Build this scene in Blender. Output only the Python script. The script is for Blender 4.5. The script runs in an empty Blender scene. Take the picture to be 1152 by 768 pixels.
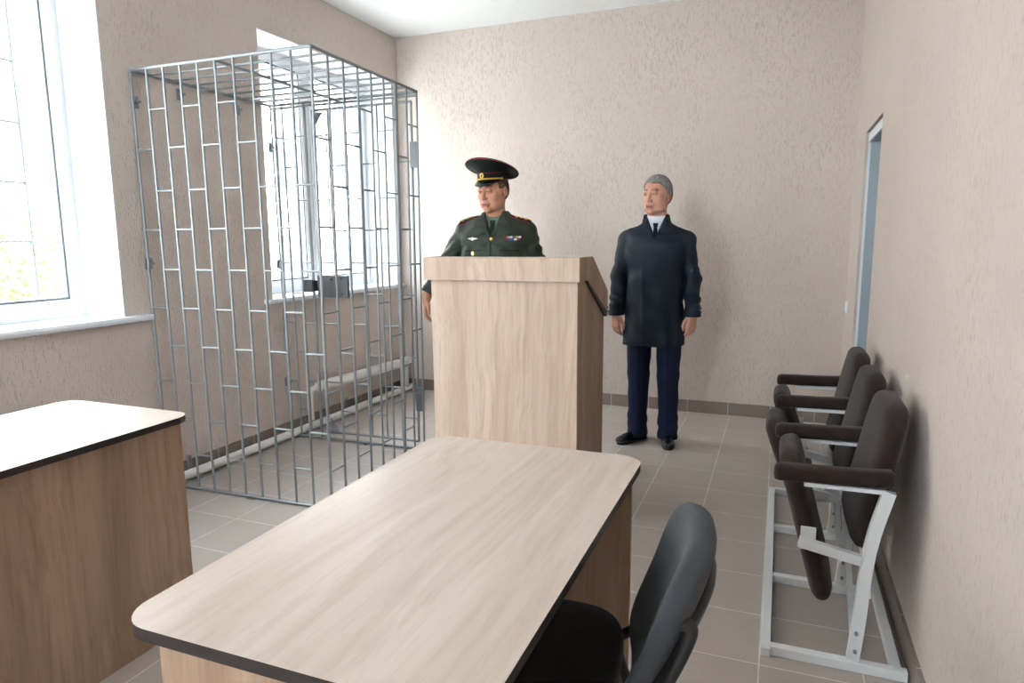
import bpy, bmesh, math, random
import numpy as np
from mathutils import Vector, Matrix, Euler
random.seed(7)
PI = math.pi
scn = bpy.context.scene
COL = scn.collection

# ------------------------------------------------------------------ helpers
def link(o, parent=None):
    COL.objects.link(o)
    if parent is not None: o.parent = parent
    return o

def tag(o, label=None, cat=None, group=None, kind=None):
    if label: o['label'] = label
    if cat: o['category'] = cat
    if group: o['group'] = group
    if kind: o['kind'] = kind
    return o

def thing(name, label, cat, loc=(0, 0, 0), rotz=0, group=None):
    o = bpy.data.objects.new(name, None); o.empty_display_size = .1
    o.location = loc; o.rotation_euler = (0, 0, rotz)
    link(o); return tag(o, label, cat, group)

def obj(name, bm, mats, parent=None, smooth=False, angle=None):
    me = bpy.data.meshes.new(name)
    bmesh.ops.recalc_face_normals(bm, faces=bm.faces[:])
    bm.to_mesh(me); bm.free()
    if not isinstance(mats, (list, tuple)): mats = [mats]
    for m in mats: me.materials.append(m)
    if smooth:
        me.polygons.foreach_set('use_smooth', [True]*len(me.polygons))
        if angle is not None: me.set_sharp_from_angle(angle=math.radians(angle))
    o = bpy.data.objects.new(name, me)
    return link(o, parent)

def struct(name, bm, mats, parent=None, **k):
    o = obj(name, bm, mats, parent, **k)
    if parent is None: o['kind'] = 'structure'
    return o

def box(bm, lo, hi, mi=0, bev=0, seg=2):
    x0, y0, z0 = lo; x1, y1, z1 = hi
    vs = [bm.verts.new(p) for p in ((x0,y0,z0),(x1,y0,z0),(x1,y1,z0),(x0,y1,z0),(x0,y0,z1),(x1,y0,z1),(x1,y1,z1),(x0,y1,z1))]
    fs = [bm.faces.new([vs[i] for i in q]) for q in ((0,3,2,1),(4,5,6,7),(0,1,5,4),(1,2,6,5),(2,3,7,6),(3,0,4,7))]
    for f in fs: f.material_index = mi
    if bev > 0:
        es = list({e for f in fs for e in f.edges})
        r = bmesh.ops.bevel(bm, geom=es, offset=bev, segments=seg, affect='EDGES', profile=.5)
        for f in r['faces']: f.material_index = mi
    return vs

def prism(bm, pts, axis, a, b, mi=0):
    """polygon pts (2-D) extruded along axis from a to b"""
    def P(p, t):
        if axis == 'x': return (t, p[0], p[1])
        if axis == 'y': return (p[0], t, p[1])
        return (p[0], p[1], t)
    A = [bm.verts.new(P(p, a)) for p in pts]; B = [bm.verts.new(P(p, b)) for p in pts]
    n = len(pts); fs = [bm.faces.new(A), bm.faces.new(B[::-1])]
    for i in range(n): fs.append(bm.faces.new((A[i], A[(i+1) % n], B[(i+1) % n], B[i])))
    for f in fs: f.material_index = mi
    return fs

def tube(bm, pts, r, seg=10, mi=0, cap=True, rect=None, up=None):
    """swept tube; r number or list; rect=(w,h) gives a rectangular section"""
    pts = [Vector(p) for p in pts]; n = len(pts)
    rs = r if isinstance(r, (list, tuple)) else [r]*n
    rings = []; prev = None
    for i, p in enumerate(pts):
        t = (pts[min(i+1, n-1)]-pts[max(i-1, 0)]).normalized()
        if up is not None: ref = Vector(up)
        elif prev is None: ref = Vector((0, 0, 1)) if abs(t.z) < .9 else Vector((0, 1, 0))
        else: ref = prev
        u = (ref-t*ref.dot(t)).normalized(); v = t.cross(u); prev = u
        if rect:
            w, h = rect[0]/2, rect[1]/2
            ring = [bm.verts.new(p+v*a*w+u*b*h) for a, b in ((-1,-1),(1,-1),(1,1),(-1,1))]
        else:
            ring = [bm.verts.new(p+(u*math.cos(2*PI*k/seg)+v*math.sin(2*PI*k/seg))*rs[i]) for k in range(seg)]
        rings.append(ring)
    m = len(rings[0])
    for a, b in zip(rings[:-1], rings[1:]):
        for k in range(m):
            f = bm.faces.new((a[k], a[(k+1) % m], b[(k+1) % m], b[k])); f.material_index = mi
    if cap:
        bm.faces.new(rings[0][::-1]).material_index = mi; bm.faces.new(rings[-1]).material_index = mi

def loft(bm, rings, mi=0, cap0=True, cap1=True):
    R = [[bm.verts.new(p) for p in r] for r in rings]; m = len(R[0])
    for a, b in zip(R[:-1], R[1:]):
        for k in range(m):
            f = bm.faces.new((a[k], a[(k+1) % m], b[(k+1) % m], b[k])); f.material_index = mi
    if cap0: bm.faces.new(R[0][::-1]).material_index = mi
    if cap1: bm.faces.new(R[-1]).material_index = mi

def arc(pts, n=6):
    """Catmull-Rom through the points"""
    P = [Vector(p) for p in pts]; P = [P[0]*2-P[1]]+P+[P[-1]*2-P[-2]]; out = []
    for i in range(1, len(P)-2):
        for k in range(n):
            t = k/n; a, b, c, d = P[i-1], P[i], P[i+1], P[i+2]
            out.append(.5*((2*b)+(c-a)*t+(2*a-5*b+4*c-d)*t*t+(3*b-a-3*c+d)*t**3))
    out.append(P[-2]); return out

# ------------------------------------------------------------------ materials
def srgb(r, g, b): 
    f = lambda c: (c/255/12.92) if c/255 <= .04045 else ((c/255+.055)/1.055)**2.4
    return (f(r), f(g), f(b), 1)

def mat(name, col, rough=.5, metal=0, spec=.5, **kw):
    m = bpy.data.materials.new(name); m.use_nodes = True
    b = m.node_tree.nodes['Principled BSDF']
    b.inputs['Base Color'].default_value = col if len(col) == 4 else (*col, 1)
    b.inputs['Roughness'].default_value = rough; b.inputs['Metallic'].default_value = metal
    b.inputs['Specular IOR Level'].default_value = spec
    for k, v in kw.items(): b.inputs[k.replace('_', ' ')].default_value = v
    return m

def nodes(m):
    nt = m.node_tree; return nt, nt.nodes, nt.links, nt.nodes['Principled BSDF']

def coords(N, L, scale=(1, 1, 1), loc=(0, 0, 0), rot=(0, 0, 0)):
    tc = N.new('ShaderNodeTexCoord'); mp = N.new('ShaderNodeMapping')
    mp.inputs['Scale'].default_value = scale; mp.inputs['Location'].default_value = loc; mp.inputs['Rotation'].default_value = rot
    L.new(tc.outputs['Object'], mp.inputs['Vector']); return mp.outputs['Vector']

def noise(N, L, vec, scale, detail=3, rough=.5, dist=0):
    n = N.new('ShaderNodeTexNoise'); n.inputs['Scale'].default_value = scale; n.inputs['Detail'].default_value = detail
    n.inputs['Roughness'].default_value = rough; n.inputs['Distortion'].default_value = dist
    L.new(vec, n.inputs['Vector']); return n.outputs['Fac']

def ramp(N, L, fac, stops):
    r = N.new('ShaderNodeValToRGB'); e = r.color_ramp.elements
    while len(e) < len(stops): e.new(.5)
    for i, (p, c) in enumerate(stops):
        e[i].position = p; e[i].color = c if isinstance(c, tuple) else (c, c, c, 1)
    L.new(fac, r.inputs['Fac']); return r.outputs['Color']

def mixc(N, L, fac, a, b, mode='MIX'):
    m = N.new('ShaderNodeMix'); m.data_type = 'RGBA'; m.blend_type = mode
    for s, v in ((m.inputs[0], fac), (m.inputs[6], a), (m.inputs[7], b)):
        if isinstance(v, (int, float, tuple)): s.default_value = v
        else: L.new(v, s)
    return m.outputs[2]

def bump(N, L, b, h, strength=.5, dist=.01):
    n = N.new('ShaderNodeBump'); n.inputs['Strength'].default_value = strength; n.inputs['Distance'].default_value = dist
    L.new(h, n.inputs['Height']); L.new(n.outputs['Normal'], b.inputs['Normal'])

def plaster(name, col, groove):
    m = mat(name, col, .85, spec=.25); nt, N, L, b = nodes(m)
    v = coords(N, L, (1, 1, .22))
    g = noise(N, L, v, 135, 2, .6, .5)
    mask = ramp(N, L, g, [(.0, 1.), (.36, 1.), (.44, 0.), (1., 0.)])
    v2 = coords(N, L, (1, 1, 1)); big = noise(N, L, v2, 1.3, 4, .6); fine = noise(N, L, v2, 140, 2, .6)
    patch = ramp(N, L, noise(N, L, v2, 2.2, 3, .5), [(.35, .35), (.65, 1.)])
    c = mixc(N, L, ramp(N, L, big, [(.3, 0.), (.7, 1.)]), col, tuple(x*.93 for x in col[:3])+(1,))
    mul = N.new('ShaderNodeMath'); mul.operation = 'MULTIPLY'; L.new(mask, mul.inputs[0]); L.new(patch, mul.inputs[1])
    c = mixc(N, L, mul.outputs[0], c, groove)
    L.new(c, b.inputs['Base Color'])
    h = N.new('ShaderNodeMath'); h.operation = 'SUBTRACT'; L.new(fine, h.inputs[0]); L.new(mul.outputs[0], h.inputs[1])
    bump(N, L, b, h.outputs[0], .55, .004)
    return m

def wood(name, light, dark, axis, rough=.42, contrast=1.):
    m = mat(name, light, rough, spec=.4); nt, N, L, b = nodes(m)
    s = [1, 1, 1]; s['xyz'.index(axis)] = .07
    v = coords(N, L, tuple(s))
    warp = noise(N, L, coords(N, L, tuple(.5 if q == .07 else 1 for q in s)), 2.5, 2, .5)
    vm = N.new('ShaderNodeVectorMath'); vm.operation = 'SCALE'; vm.inputs['Scale'].default_value = .12
    cmb = N.new('ShaderNodeCombineXYZ')
    for i in range(3): L.new(warp, cmb.inputs[i])
    L.new(cmb.outputs[0], vm.inputs[0])
    ad = N.new('ShaderNodeVectorMath'); ad.operation = 'ADD'; L.new(v, ad.inputs[0]); L.new(vm.outputs[0], ad.inputs[1])
    w1 = noise(N, L, ad.outputs[0], 9, 3, .55, .3); w2 = noise(N, L, ad.outputs[0], 38, 4, .65); w3 = noise(N, L, ad.outputs[0], 150, 2, .6)
    f1 = ramp(N, L, w1, [(.33, 0.), (.66, 1.)])
    mid = tuple((a*.45+b_*.55) for a, b_ in zip(light, dark))
    c = mixc(N, L, f1, light, mid)
    f2 = ramp(N, L, w2, [(.45, 0.), (.75, .75*contrast)])
    c = mixc(N, L, f2, c, dark)
    f3 = ramp(N, L, w3, [(.55, 0.), (.75, .35*contrast)])
    c = mixc(N, L, f3, c, dark)
    L.new(c, b.inputs['Base Color']); bump(N, L, b, w3, .12, .001)
    return m

def fabric(name, col, scale=500, rough=.9, sheen=.3, mott=.0, bmp=.25, folds=0):
    m = mat(name, col, rough, spec=.2); nt, N, L, b = nodes(m)
    b.inputs['Sheen Weight'].default_value = sheen; b.inputs['Sheen Roughness'].default_value = .5
    v = coords(N, L); n = noise(N, L, v, scale, 2, .6)
    if mott:
        big = noise(N, L, v, 14, 3, .6, 1.2)
        c = mixc(N, L, ramp(N, L, big, [(.35, 0.), (.7, 1.)]), col, tuple(min(1, x*(1+mott)) for x in col[:3])+(1,))
        L.new(c, b.inputs['Base Color'])
    bump(N, L, b, n, bmp, .001)
    return m

M = {}
PL = srgb(210, 198, 190); GR = srgb(190, 178, 168)
M['plaster'] = plaster('beige_plaster', PL, GR)
M['ceiling'] = mat('white_ceiling_paint', srgb(238, 239, 240), .8, spec=.2)
M['white'] = mat('white_plastic', srgb(226, 230, 236), .35)
M['reveal'] = mat('white_reveal_paint', srgb(240, 241, 243), .7, spec=.25)
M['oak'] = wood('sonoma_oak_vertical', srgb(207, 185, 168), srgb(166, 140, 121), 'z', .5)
M['oak_shaded'] = wood('sonoma_oak_side_shaded', srgb(174, 147, 125), srgb(130, 102, 82), 'z', .5)  # same oak, darker colour stands in for shade on side faces and panels
M['oak_top_sheen'] = wood('sonoma_oak_top_sheen', srgb(214, 201, 191), srgb(182, 164, 150), 'y', .33, .8)  # same oak, paler colour stands in for the reflection on the tops
M['edge'] = mat('black_edge_band_and_shade', srgb(38, 30, 29), .4)
M['galv'] = mat('grey_painted_steel', srgb(142, 148, 152), .38, .35)
M['steel_dark'] = mat('dark_steel', srgb(110, 116, 120), .45, .5)
M['black'] = mat('black_plastic', srgb(20, 20, 22), .4)
M['lack'] = mat('white_enamel_frame', srgb(226, 230, 233), .3)
M['radiator'] = mat('white_radiator_paint', srgb(232, 233, 230), .35)
M['velvet'] = fabric('brown_velour', srgb(34, 25, 23), 300, .85, .12, .9, .2)
M['chairfab'] = fabric('charcoal_fabric', srgb(60, 63, 67), 900, .95, .1, .15, .5)
M['seatfab'] = fabric('black_fabric', srgb(22, 22, 24), 900, .95, .1, 0, .4)
M['doorpaint'] = mat('grey_blue_door', srgb(154, 166, 174), .4)
M['brass'] = mat('brass', srgb(190, 150, 80), .3, .9)
M['grout'] = mat('grout', srgb(190, 182, 175), .9)

# tiles
def tiles(name, planes, w, off, rough, c1, c2, mortar):
    m = mat(name, c1, rough, spec=.5); nt, N, L, b = nodes(m)
    tc = N.new('ShaderNodeTexCoord'); sx = N.new('ShaderNodeSeparateXYZ'); L.new(tc.outputs['Object'], sx.inputs[0])
    cb = N.new('ShaderNodeCombineXYZ')
    for i, p in enumerate(planes):
        if p:
            a = N.new('ShaderNodeMath'); a.operation = 'SUBTRACT'; L.new(sx.outputs[p], a.inputs[0]); a.inputs[1].default_value = off[i]
            L.new(a.outputs[0], cb.inputs[i])
        else: cb.inputs[i].default_value = off[i]
    br = N.new('ShaderNodeTexBrick'); br.offset = 0; br.squash = 1
    for k, v in (('Scale', 1), ('Mortar Size', mortar), ('Mortar Smooth', .3), ('Brick Width', w), ('Row Height', w), ('Bias', 0)): br.inputs[k].default_value = v
    br.inputs['Color1'].default_value = c1; br.inputs['Color2'].default_value = c2; br.inputs['Mortar'].default_value = srgb(232, 228, 224)
    L.new(cb.outputs[0], br.inputs['Vector'])
    v = coords(N, L); n = noise(N, L, v, 9, 5, .65, .4)
    c = mixc(N, L, ramp(N, L, n, [(.3, .0), (.75, .55)]), br.outputs['Color'], tuple(x*.82 for x in c1[:3])+(1,))
    L.new(c, b.inputs['Base Color'])
    rr = ramp(N, L, br.outputs['Fac'], [(0, rough), (1, .85)]); L.new(rr, b.inputs['Roughness'])
    inv = N.new('ShaderNodeMath'); inv.operation = 'SUBTRACT'; inv.inputs[0].default_value = 1; L.new(br.outputs['Fac'], inv.inputs[1])
    bump(N, L, b, inv.outputs[0], .35, .0015)
    return m
C1, C2 = srgb(178, 168, 161), srgb(172, 162, 155)
M['floor'] = tiles('taupe_floor_tiles', ('X', 'Y', None), .3, (-.6027-6, -12.0, 0), .3, C1, C2, .0026)
B1, B2 = srgb(140, 127, 119), srgb(133, 121, 113)
M['bb_x'] = tiles('baseboard_tiles_x', ('X', None, None), .3, (-.618-6, .15, 0), .35, B1, B2, .002)
M['bb_y'] = tiles('baseboard_tiles_y', ('Y', None, None), .3, (-12.0, .15, 0), .35, B1, B2, .002)

gm = bpy.data.materials.new('window_glass'); gm.use_nodes = True; nt = gm.node_tree; nt.nodes.clear()
o_ = nt.nodes.new('ShaderNodeOutputMaterial'); mx = nt.nodes.new('ShaderNodeMixShader'); tr = nt.nodes.new('ShaderNodeBsdfTransparent'); gl = nt.nodes.new('ShaderNodeBsdfGlossy')
tr.inputs['Color'].default_value = (.95, .97, .97, 1); gl.inputs['Roughness'].default_value = .02; fr = nt.nodes.new('ShaderNodeLayerWeight'); fr.inputs['Blend'].default_value = .15; fm = nt.nodes.new('ShaderNodeMath'); fm.operation = 'MULTIPLY'; fm.inputs[1].default_value = .3
nt.links.new(fr.outputs['Facing'], fm.inputs[0]); nt.links.new(fm.outputs[0], mx.inputs[0]); nt.links.new(tr.outputs[0], mx.inputs[1]); nt.links.new(gl.outputs[0], mx.inputs[2]); nt.links.new(mx.outputs[0], o_.inputs['Surface'])
M['glass'] = gm

# ------------------------------------------------------------------ room
XL, XR, YB, YF, H = -3.115, .436, 5.241, -2.6, 3.017
TH = .34
WZ0, WZ1 = .955, 2.65
WIN = [(.87, 2.47), (3.56, 5.14)]
RW = (-2.55, -1.05)

bm = bmesh.new(); box(bm, (XL-TH, YF-.2, -.1), (XR+.3, YB+.2, 0)); struct('floor', bm, M['floor'])
bm = bmesh.new(); box(bm, (XL-TH, YF-.2, H), (XR+.3, YB+.2, H+.12)); struct('ceiling', bm, M['ceiling'])
bm = bmesh.new(); box(bm, (XL-TH, YB, 0), (XR+.3, YB+.2, H)); struct('wall_back', bm, M['plaster'])
bm = bmesh.new(); box(bm, (XL-TH, YF-.2, 0), (RW[0], YF, H)); box(bm, (RW[1], YF-.2, 0), (XR+.3, YF, H)); box(bm, (RW[0], YF-.2, 0), (RW[1], YF, .93)); box(bm, (RW[0], YF-.2, WZ1), (RW[1], YF, H)); struct('wall_front', bm, M['plaster'])
bm = bmesh.new()
for lo, hi in (((RW[0], .93), (RW[0]+.06, WZ1)), ((RW[1]-.06, .93), (RW[1], WZ1)), ((RW[0]+.06, .93), (RW[1]-.06, .99)), ((RW[0]+.06, WZ1-.06), (RW[1]-.06, WZ1)), ((-1.83, .99), (-1.77, WZ1-.06))): box(bm, (lo[0], YF-.19, lo[1]), (hi[0], YF-.13, hi[1]))
wr3 = struct('window_3', bm, M['white'])  # unseen window added behind the camera to fill the faces turned towards it
bm = bmesh.new(); box(bm, (RW[0]+.06, YF-.165, .99), (RW[1]-.06, YF-.16, WZ1-.06)); struct('pane', bm, M['glass'], wr3)
# left wall with three window openings
bm = bmesh.new()
def wl(y0, y1, z0, z1): box(bm, (XL-TH, y0, z0), (XL, y1, z1))
wl(YF, YB, 0, WZ0-.03); wl(YF, YB, WZ1, H)
ys = [YF]+[v for w in sorted(WIN) for v in w]+[YB]
for a, b in zip(ys[::2], ys[1::2]): wl(a, b, WZ0-.03, WZ1)
struct('wall_left', bm, M['plaster'])
# right wall with door opening
DY0, DY1, DZ = 3.90, 4.62, 1.94
bm = bmesh.new()
box(bm, (XR, YF, 0), (XR+.2, DY0, H)); box(bm, (XR, DY1, 0), (XR+.2, YB, H)); box(bm, (XR, DY0, DZ), (XR+.2, DY1, H))
struct('wall_right', bm, M['plaster'])

for i, (a, b) in enumerate(WIN):
    fx0, fx1 = XL-.33, XL-.27
    bm = bmesh.new()
    z0 = WZ0
    box(bm, (fx0, a, z0), (fx1, a+.05, WZ1)); box(bm, (fx0, b-.05, z0), (fx1, b, WZ1))
    box(bm, (fx0, a+.05, z0), (fx1, b-.05, z0+.05)); box(bm, (fx0, a+.05, WZ1-.05), (fx1, b-.05, WZ1))
    mid = (a+b)/2
    box(bm, (fx0, mid-.035, z0+.05), (fx1, mid+.035, WZ1-.05))
    w = struct('window_%d' % (i+1), bm, M['white'])
    for (s0, s1) in ((a+.05, mid-.035), (mid+.035, b-.05)):
        bm = bmesh.new(); q = .042; sx0, sx1 = fx0+.008, fx1+.012
        box(bm, (sx0, s0+.002, z0+.052), (sx1, s0+q, WZ1-.052)); box(bm, (sx0, s1-q, z0+.052), (sx1, s1-.002, WZ1-.052))
        box(bm, (sx0, s0+q, z0+.052), (sx1, s1-q, z0+.05+q)); box(bm, (sx0, s0+q, WZ1-.05-q), (sx1, s1-q, WZ1-.052))
        sash = struct('sash', bm, M['white'], w)
        bm = bmesh.new(); g = .011
        for (l, h_) in (((s0+q, z0+.05+q), (s0+q+g, WZ1-.05-q)), ((s1-q-g, z0+.05+q), (s1-q, WZ1-.05-q)), ((s0+q+g, z0+.05+q), (s1-q-g, z0+.05+q+g)), ((s0+q+g, WZ1-.05-q-g), (s1-q-g, WZ1-.05-q))):
            box(bm, (fx0+.02, l[0], l[1]), (fx1+.006, h_[0], h_[1]))
        struct('gasket', bm, M['steel_dark'], sash)
        bm = bmesh.new(); box(bm, (fx0+.03, s0+q+.001, z0+.051+q), (fx0+.036, s1-q-.001, WZ1-.051-q)); struct('pane', bm, M['glass'], sash)
    # white plastered reveal lining
    bm = bmesh.new(); t = .006
    box(bm, (fx1, b-t, WZ0), (XL+.001, b, WZ1)); box(bm, (fx1, a, WZ0), (XL+.001, a+t, WZ1)); box(bm, (fx1, a+t, WZ1-t), (XL+.001, b-t, WZ1))
    struct('reveal', bm, M['reveal'], w)
    # sill
    bm = bmesh.new()
    ov = {0: (.0, .14), 1: (.08, .085)}[i]
    prism(bm, [(a, fx1), (b, fx1), (b, XL), (b+ov[1], XL), (b+ov[1], XL+.045), (a-ov[0]-.05*(i == 0), XL+.045), (a-ov[0]-.05*(i == 0), XL), (a, XL)], 'z', 0, 1)
    for v in bm.verts:
        x_, y_ = v.co.y, v.co.x
        v.co = (x_, y_, WZ0-.03+.03*v.co.z)
    bmesh.ops.bevel(bm, geom=[e for e in bm.edges if all(abs(v.co.x-(XL+.045)) < 1e-4 for v in e.verts)], offset=.008, segments=2, affect='EDGES')
    struct('window_sill', bm, M['white'], w)
    # outside security grille
    if True:
        gx = XL-TH-.08; k = 0; yy = b-.15
        ylist = []
        while yy > a: ylist.append(yy); yy -= .2
        gr = thing('window_grille', '', '', (gx, a, WZ0)); O_ = Vector(gr.location)
        def gp(nm, p, q, r): bm = bmesh.new(); tube(bm, [Vector(p)-O_, Vector(q)-O_], r*1.3, 6); obj(nm, bm, M['steel_dark'], gr)
        gp('rail', (gx, a+.02, WZ0+.02), (gx, b-.02, WZ0+.02), .006); gp('rail', (gx, a+.02, WZ1-.02), (gx, b-.02, WZ1-.02), .006)
        for k, yy in enumerate(ylist):
            z = 2.5-(.145 if k % 2 else 0)
            while z > WZ0+.1:
                gp('rung', (gx, yy, z), (gx, max(yy-.2, a), z), .0045); z -= .29
        tag(gr, ['outdoor steel security grille behind the left window glass', 'outdoor steel security grille behind the far window, past the cage'][i], 'window grille')
        for k, yy in enumerate(ylist):
            gp('bar', (gx, yy, WZ0), (gx, yy, WZ1), .006)
        for yy in (a+.01, b-.01):
            for zz in (WZ0+.3, WZ1-.3): bm = bmesh.new(); box(bm, Vector((gx-.005, yy-.02, zz))-O_, Vector((XL-TH, yy+.02, zz+.03))-O_); obj('bracket', bm, M['galv'], gr)

# door in the right wall
bm = bmesh.new(); fx = XR+.022
box(bm, (fx, DY0, 0), (XR+.12, DY0+.045, DZ-.06)); box(bm, (fx, DY1-.07, 0), (XR+.12, DY1-.005, DZ-.06)); box(bm, (fx, DY0, DZ-.06), (XR+.12, DY1-.005, DZ-.012))
dr = struct('door_1', bm, M['doorpaint'])
bm = bmesh.new(); box(bm, (fx-.012, DY1-.07, 0), (fx, DY1-.052, DZ-.012)); box(bm, (fx-.012, DY0+.03, DZ-.062), (fx, DY1-.07, DZ-.012)); struct('door_trim', bm, M['white'], dr)
bm = bmesh.new(); box(bm, (XR+.12, DY0, 0), (XR+.165, DY1, DZ)); lf = struct('door_leaf', bm, M['doorpaint'], dr)
bm = bmesh.new(); box(bm, (XR+.085, DY1-.073, .93), (XR+.105, DY1-.0695, 1.06)); struct('strike_plate', bm, M['brass'], dr)
bm = bmesh.new(); tube(bm, arc([(XR+.13, DY0+.09, 1.0), (XR+.10, DY0+.09, 1.0), (XR+.095, DY0+.12, 1.0), (XR+.095, DY0+.2, 1.0)], 4), .008, 8); struct('door_handle', bm, M['brass'], lf)

# baseboards (tiled)
BH, BT = .094, .011
bm = bmesh.new(); box(bm, (XL+BT, YB-BT, 0), (XR-BT, YB, BH)); struct('baseboard_back', bm, M['bb_x'])
bm = bmesh.new(); box(bm, (XL, YF, 0), (XL+BT, YB, BH)); struct('baseboard_left', bm, M['bb_y'])
bm = bmesh.new(); box(bm, (XR-BT, YF, 0), (XR, DY0, BH)); box(bm, (XR-BT, DY1, 0), (XR, YB, BH)); struct('baseboard_right', bm, M['bb_y'])

# light switch on the right wall by the corner
bm = bmesh.new(); box(bm, (XR-.01, 5.03, .82), (XR, 5.11, .90), bev=.003); sw = obj('light_switch', bm, M['white'])
tag(sw, 'small white light switch on the right wall near the corner', 'light switch')
bm = bmesh.new(); box(bm, (XR-.014, 5.045, .835), (XR-.0095, 5.095, .885), bev=.002); obj('rocker', bm, M['white'], sw)

# radiator register along the left wall
t = thing('radiator_pipe', 'white pipe radiator along the left wall under the far window', 'radiator', (XL+.08, 4.5, 0))
T = Vector(t.location)
def rel(pts): return [Vector(p)-T for p in pts]
bm = bmesh.new(); ly = arc([(0, 3.90, .30), (0, 3.93, .30), (0, 4.5, .287), (0, 5.10, .272), (0, 5.15, .271)], 5)
ly = [Vector((XL+.085, p.y, p.z)) for p in ly]
rr = [.038]*len(ly); rr[0] = .022; rr[1] = .032; rr[-1] = .02; rr[-2] = .032
tube(bm, rel(ly), rr, 20); obj('upper_pipe', bm, M['radiator'], t, smooth=True, angle=50)
bm = bmesh.new(); tube(bm, rel(arc([(XL+.085, 3.91, .30), (XL+.085, 3.84, .298), (XL+.085, 3.79, .27), (XL+.085, 3.79, .08)], 5)), .018, 12); obj('riser', bm, M['radiator'], t, smooth=True)
bm = bmesh.new(); tube(bm, rel([(XL+.085, 5.10, .27), (XL+.085, 5.10, .05)]), .018, 12); obj('riser', bm, M['radiator'], t, smooth=True)
bm = bmesh.new(); tube(bm, rel([(XL+.08, -2.2, .052), (XL+.08, 5.2, .034)]), .026, 20); lp = obj('lower_pipe', bm, M['radiator'], t, smooth=True, angle=60)
for yy in (-1.5, .3, 2.78, 4.3):
    bm = bmesh.new(); box(bm, (XL+.008-T.x, yy-.012-T.y, 0), (XL+.10-T.x, yy+.012-T.y, .02)); box(bm, (XL+.008-T.x, yy-.012-T.y, 0), (XL+.02-T.x, yy+.012-T.y, .12)); obj('pipe_bracket', bm, M['galv'], t)
for yy in (4.1, 4.9): bm = bmesh.new(); box(bm, (XL-T.x, yy-.01-T.y, .27), (XL+.06-T.x, yy+.01-T.y, .29)); obj('wall_hook', bm, M['radiator'], t)

# ------------------------------------------------------------------ desks
def rrect(x0, y0, x1, y1, r, n=8):
    pts = []
    for cx, cy, a in ((x1-r, y1-r, 0), (x0+r, y1-r, 90), (x0+r, y0+r, 180), (x1-r, y0+r, 270)):
        for k in range(n+1):
            t = math.radians(a+90*k/n); pts.append((cx+r*math.cos(t), cy+r*math.sin(t)))
    return pts

def desk(label, x0, y0, x1, y1, mod_side):
    cx, cy = (x0+x1)/2, (y0+y1)/2
    t = thing('office_desk', label, 'desk', (cx, cy, 0))
    a, b, c, d = x0-cx, y0-cy, x1-cx, y1-cy
    bm = bmesh.new(); fs = prism(bm, rrect(a, b, c, d, .065), 'z', .729, .75)
    for f in fs: f.material_index = 1
    bm.normal_update(); 
    for f in bm.faces:
        if abs(f.normal.z) > .9 and f.calc_center_median().z > .74: f.material_index = 0
    top = obj('desktop', bm, [M['oak_top_sheen'], M['edge']], t)
    for yy in (b+.018, d-.034):
        bm = bmesh.new(); box(bm, (a+.075 if mod_side < 0 else a+.028, yy, 0), (c-.028 if mod_side < 0 else c-.046, yy+.016, .7285)); obj('side_panel', bm, M['oak_shaded'], t)
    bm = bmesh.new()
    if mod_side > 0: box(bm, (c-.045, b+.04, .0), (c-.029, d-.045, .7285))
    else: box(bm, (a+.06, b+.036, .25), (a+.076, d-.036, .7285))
    obj('modesty_panel', bm, M['oak_shaded'], t)
    return t
desk('light wood office desk with rounded corners in the middle foreground, chair pushed in', -.945, .677, -.315, 1.757, -1)
desk('light wood office desk at the left edge, below the big window', -2.465, .45, -1.852, 1.695, 1)

# ------------------------------------------------------------------ lectern
LX0, LX1, LY0, LY1 = -1.577, -.84, 2.915, 3.41
t = thing('lectern', 'tall pale wood lectern with a sloping top in front of the officer', 'lectern', ((LX0+LX1)/2, (LY0+LY1)/2, 0))
T = Vector(t.location)
def lb(name, lo, hi, m, **k):
    bm = bmesh.new(); box(bm, Vector(lo)-T, Vector(hi)-T, bev=.0006, seg=1); return obj(name, bm, m, t, **k)
lb('front_panel', (LX0, LY0, 0), (LX1, LY0+.016, 1.14), M['oak'])
for x0 in (LX0, LX1-.016):
    bm = bmesh.new(); prism(bm, [(p[0]-T.y, p[1]) for p in ((LY0+.0165, 0), (LY1, 0), (LY1, .985), (3.06, 1.14), (LY0+.0165, 1.14))], 'x', x0-T.x+.0003, x0-T.x+.0157); obj('side_panel', bm, M['oak_shaded'], t)
lb('shelf', (LX0+.017, LY0+.02, .55), (LX1-.017, LY1-.02, .566), M['oak'])
lb('shelf', (LX0+.017, LY0+.02, .86), (LX1-.017, LY1-.02, .876), M['oak'])
FX0, FX1, FY0, FY1 = -1.607, -.825, 2.893, 3.43
lb('front_fascia', (FX0, FY0, 1.142), (FX1, FY0+.018, 1.25), M['oak'])
for x0 in (FX0, FX1-.016):
    bm = bmesh.new(); prism(bm, [(p[0]-T.y, p[1]) for p in ((FY0+.0185, 1.142), (3.045, 1.142), (FY1, .955), (FY1, 1.067), (3.125, 1.25), (FY0+.0185, 1.25))], 'x', x0-T.x, x0-T.x+.016); obj('side_fascia', bm, M['oak_shaded'], t)
bm = bmesh.new(); prism(bm, [(p[0]-T.y, p[1]) for p in ((FY0+.019, 1.232), (3.12, 1.232), (FY1-.003, 1.050), (FY1-.003, 1.064), (3.122, 1.2475), (FY0+.019, 1.2475))], 'x', FX0-T.x+.0165, FX1-T.x-.0165); obj('sloping_top', bm, M['oak_top_sheen'], t)
bm = bmesh.new(); prism(bm, [(p[0]-T.y, p[1]) for p in ((3.03, 1.1415), (3.05, 1.1415), (FY1, .9545), (FY1, .935), (3.405, .935))], 'x', FX0-T.x+.002, FX1-T.x-.001)
obj('underside_shade', bm, M['edge'], t)  # black strip stands in for the shaded gap under the fascia

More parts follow.
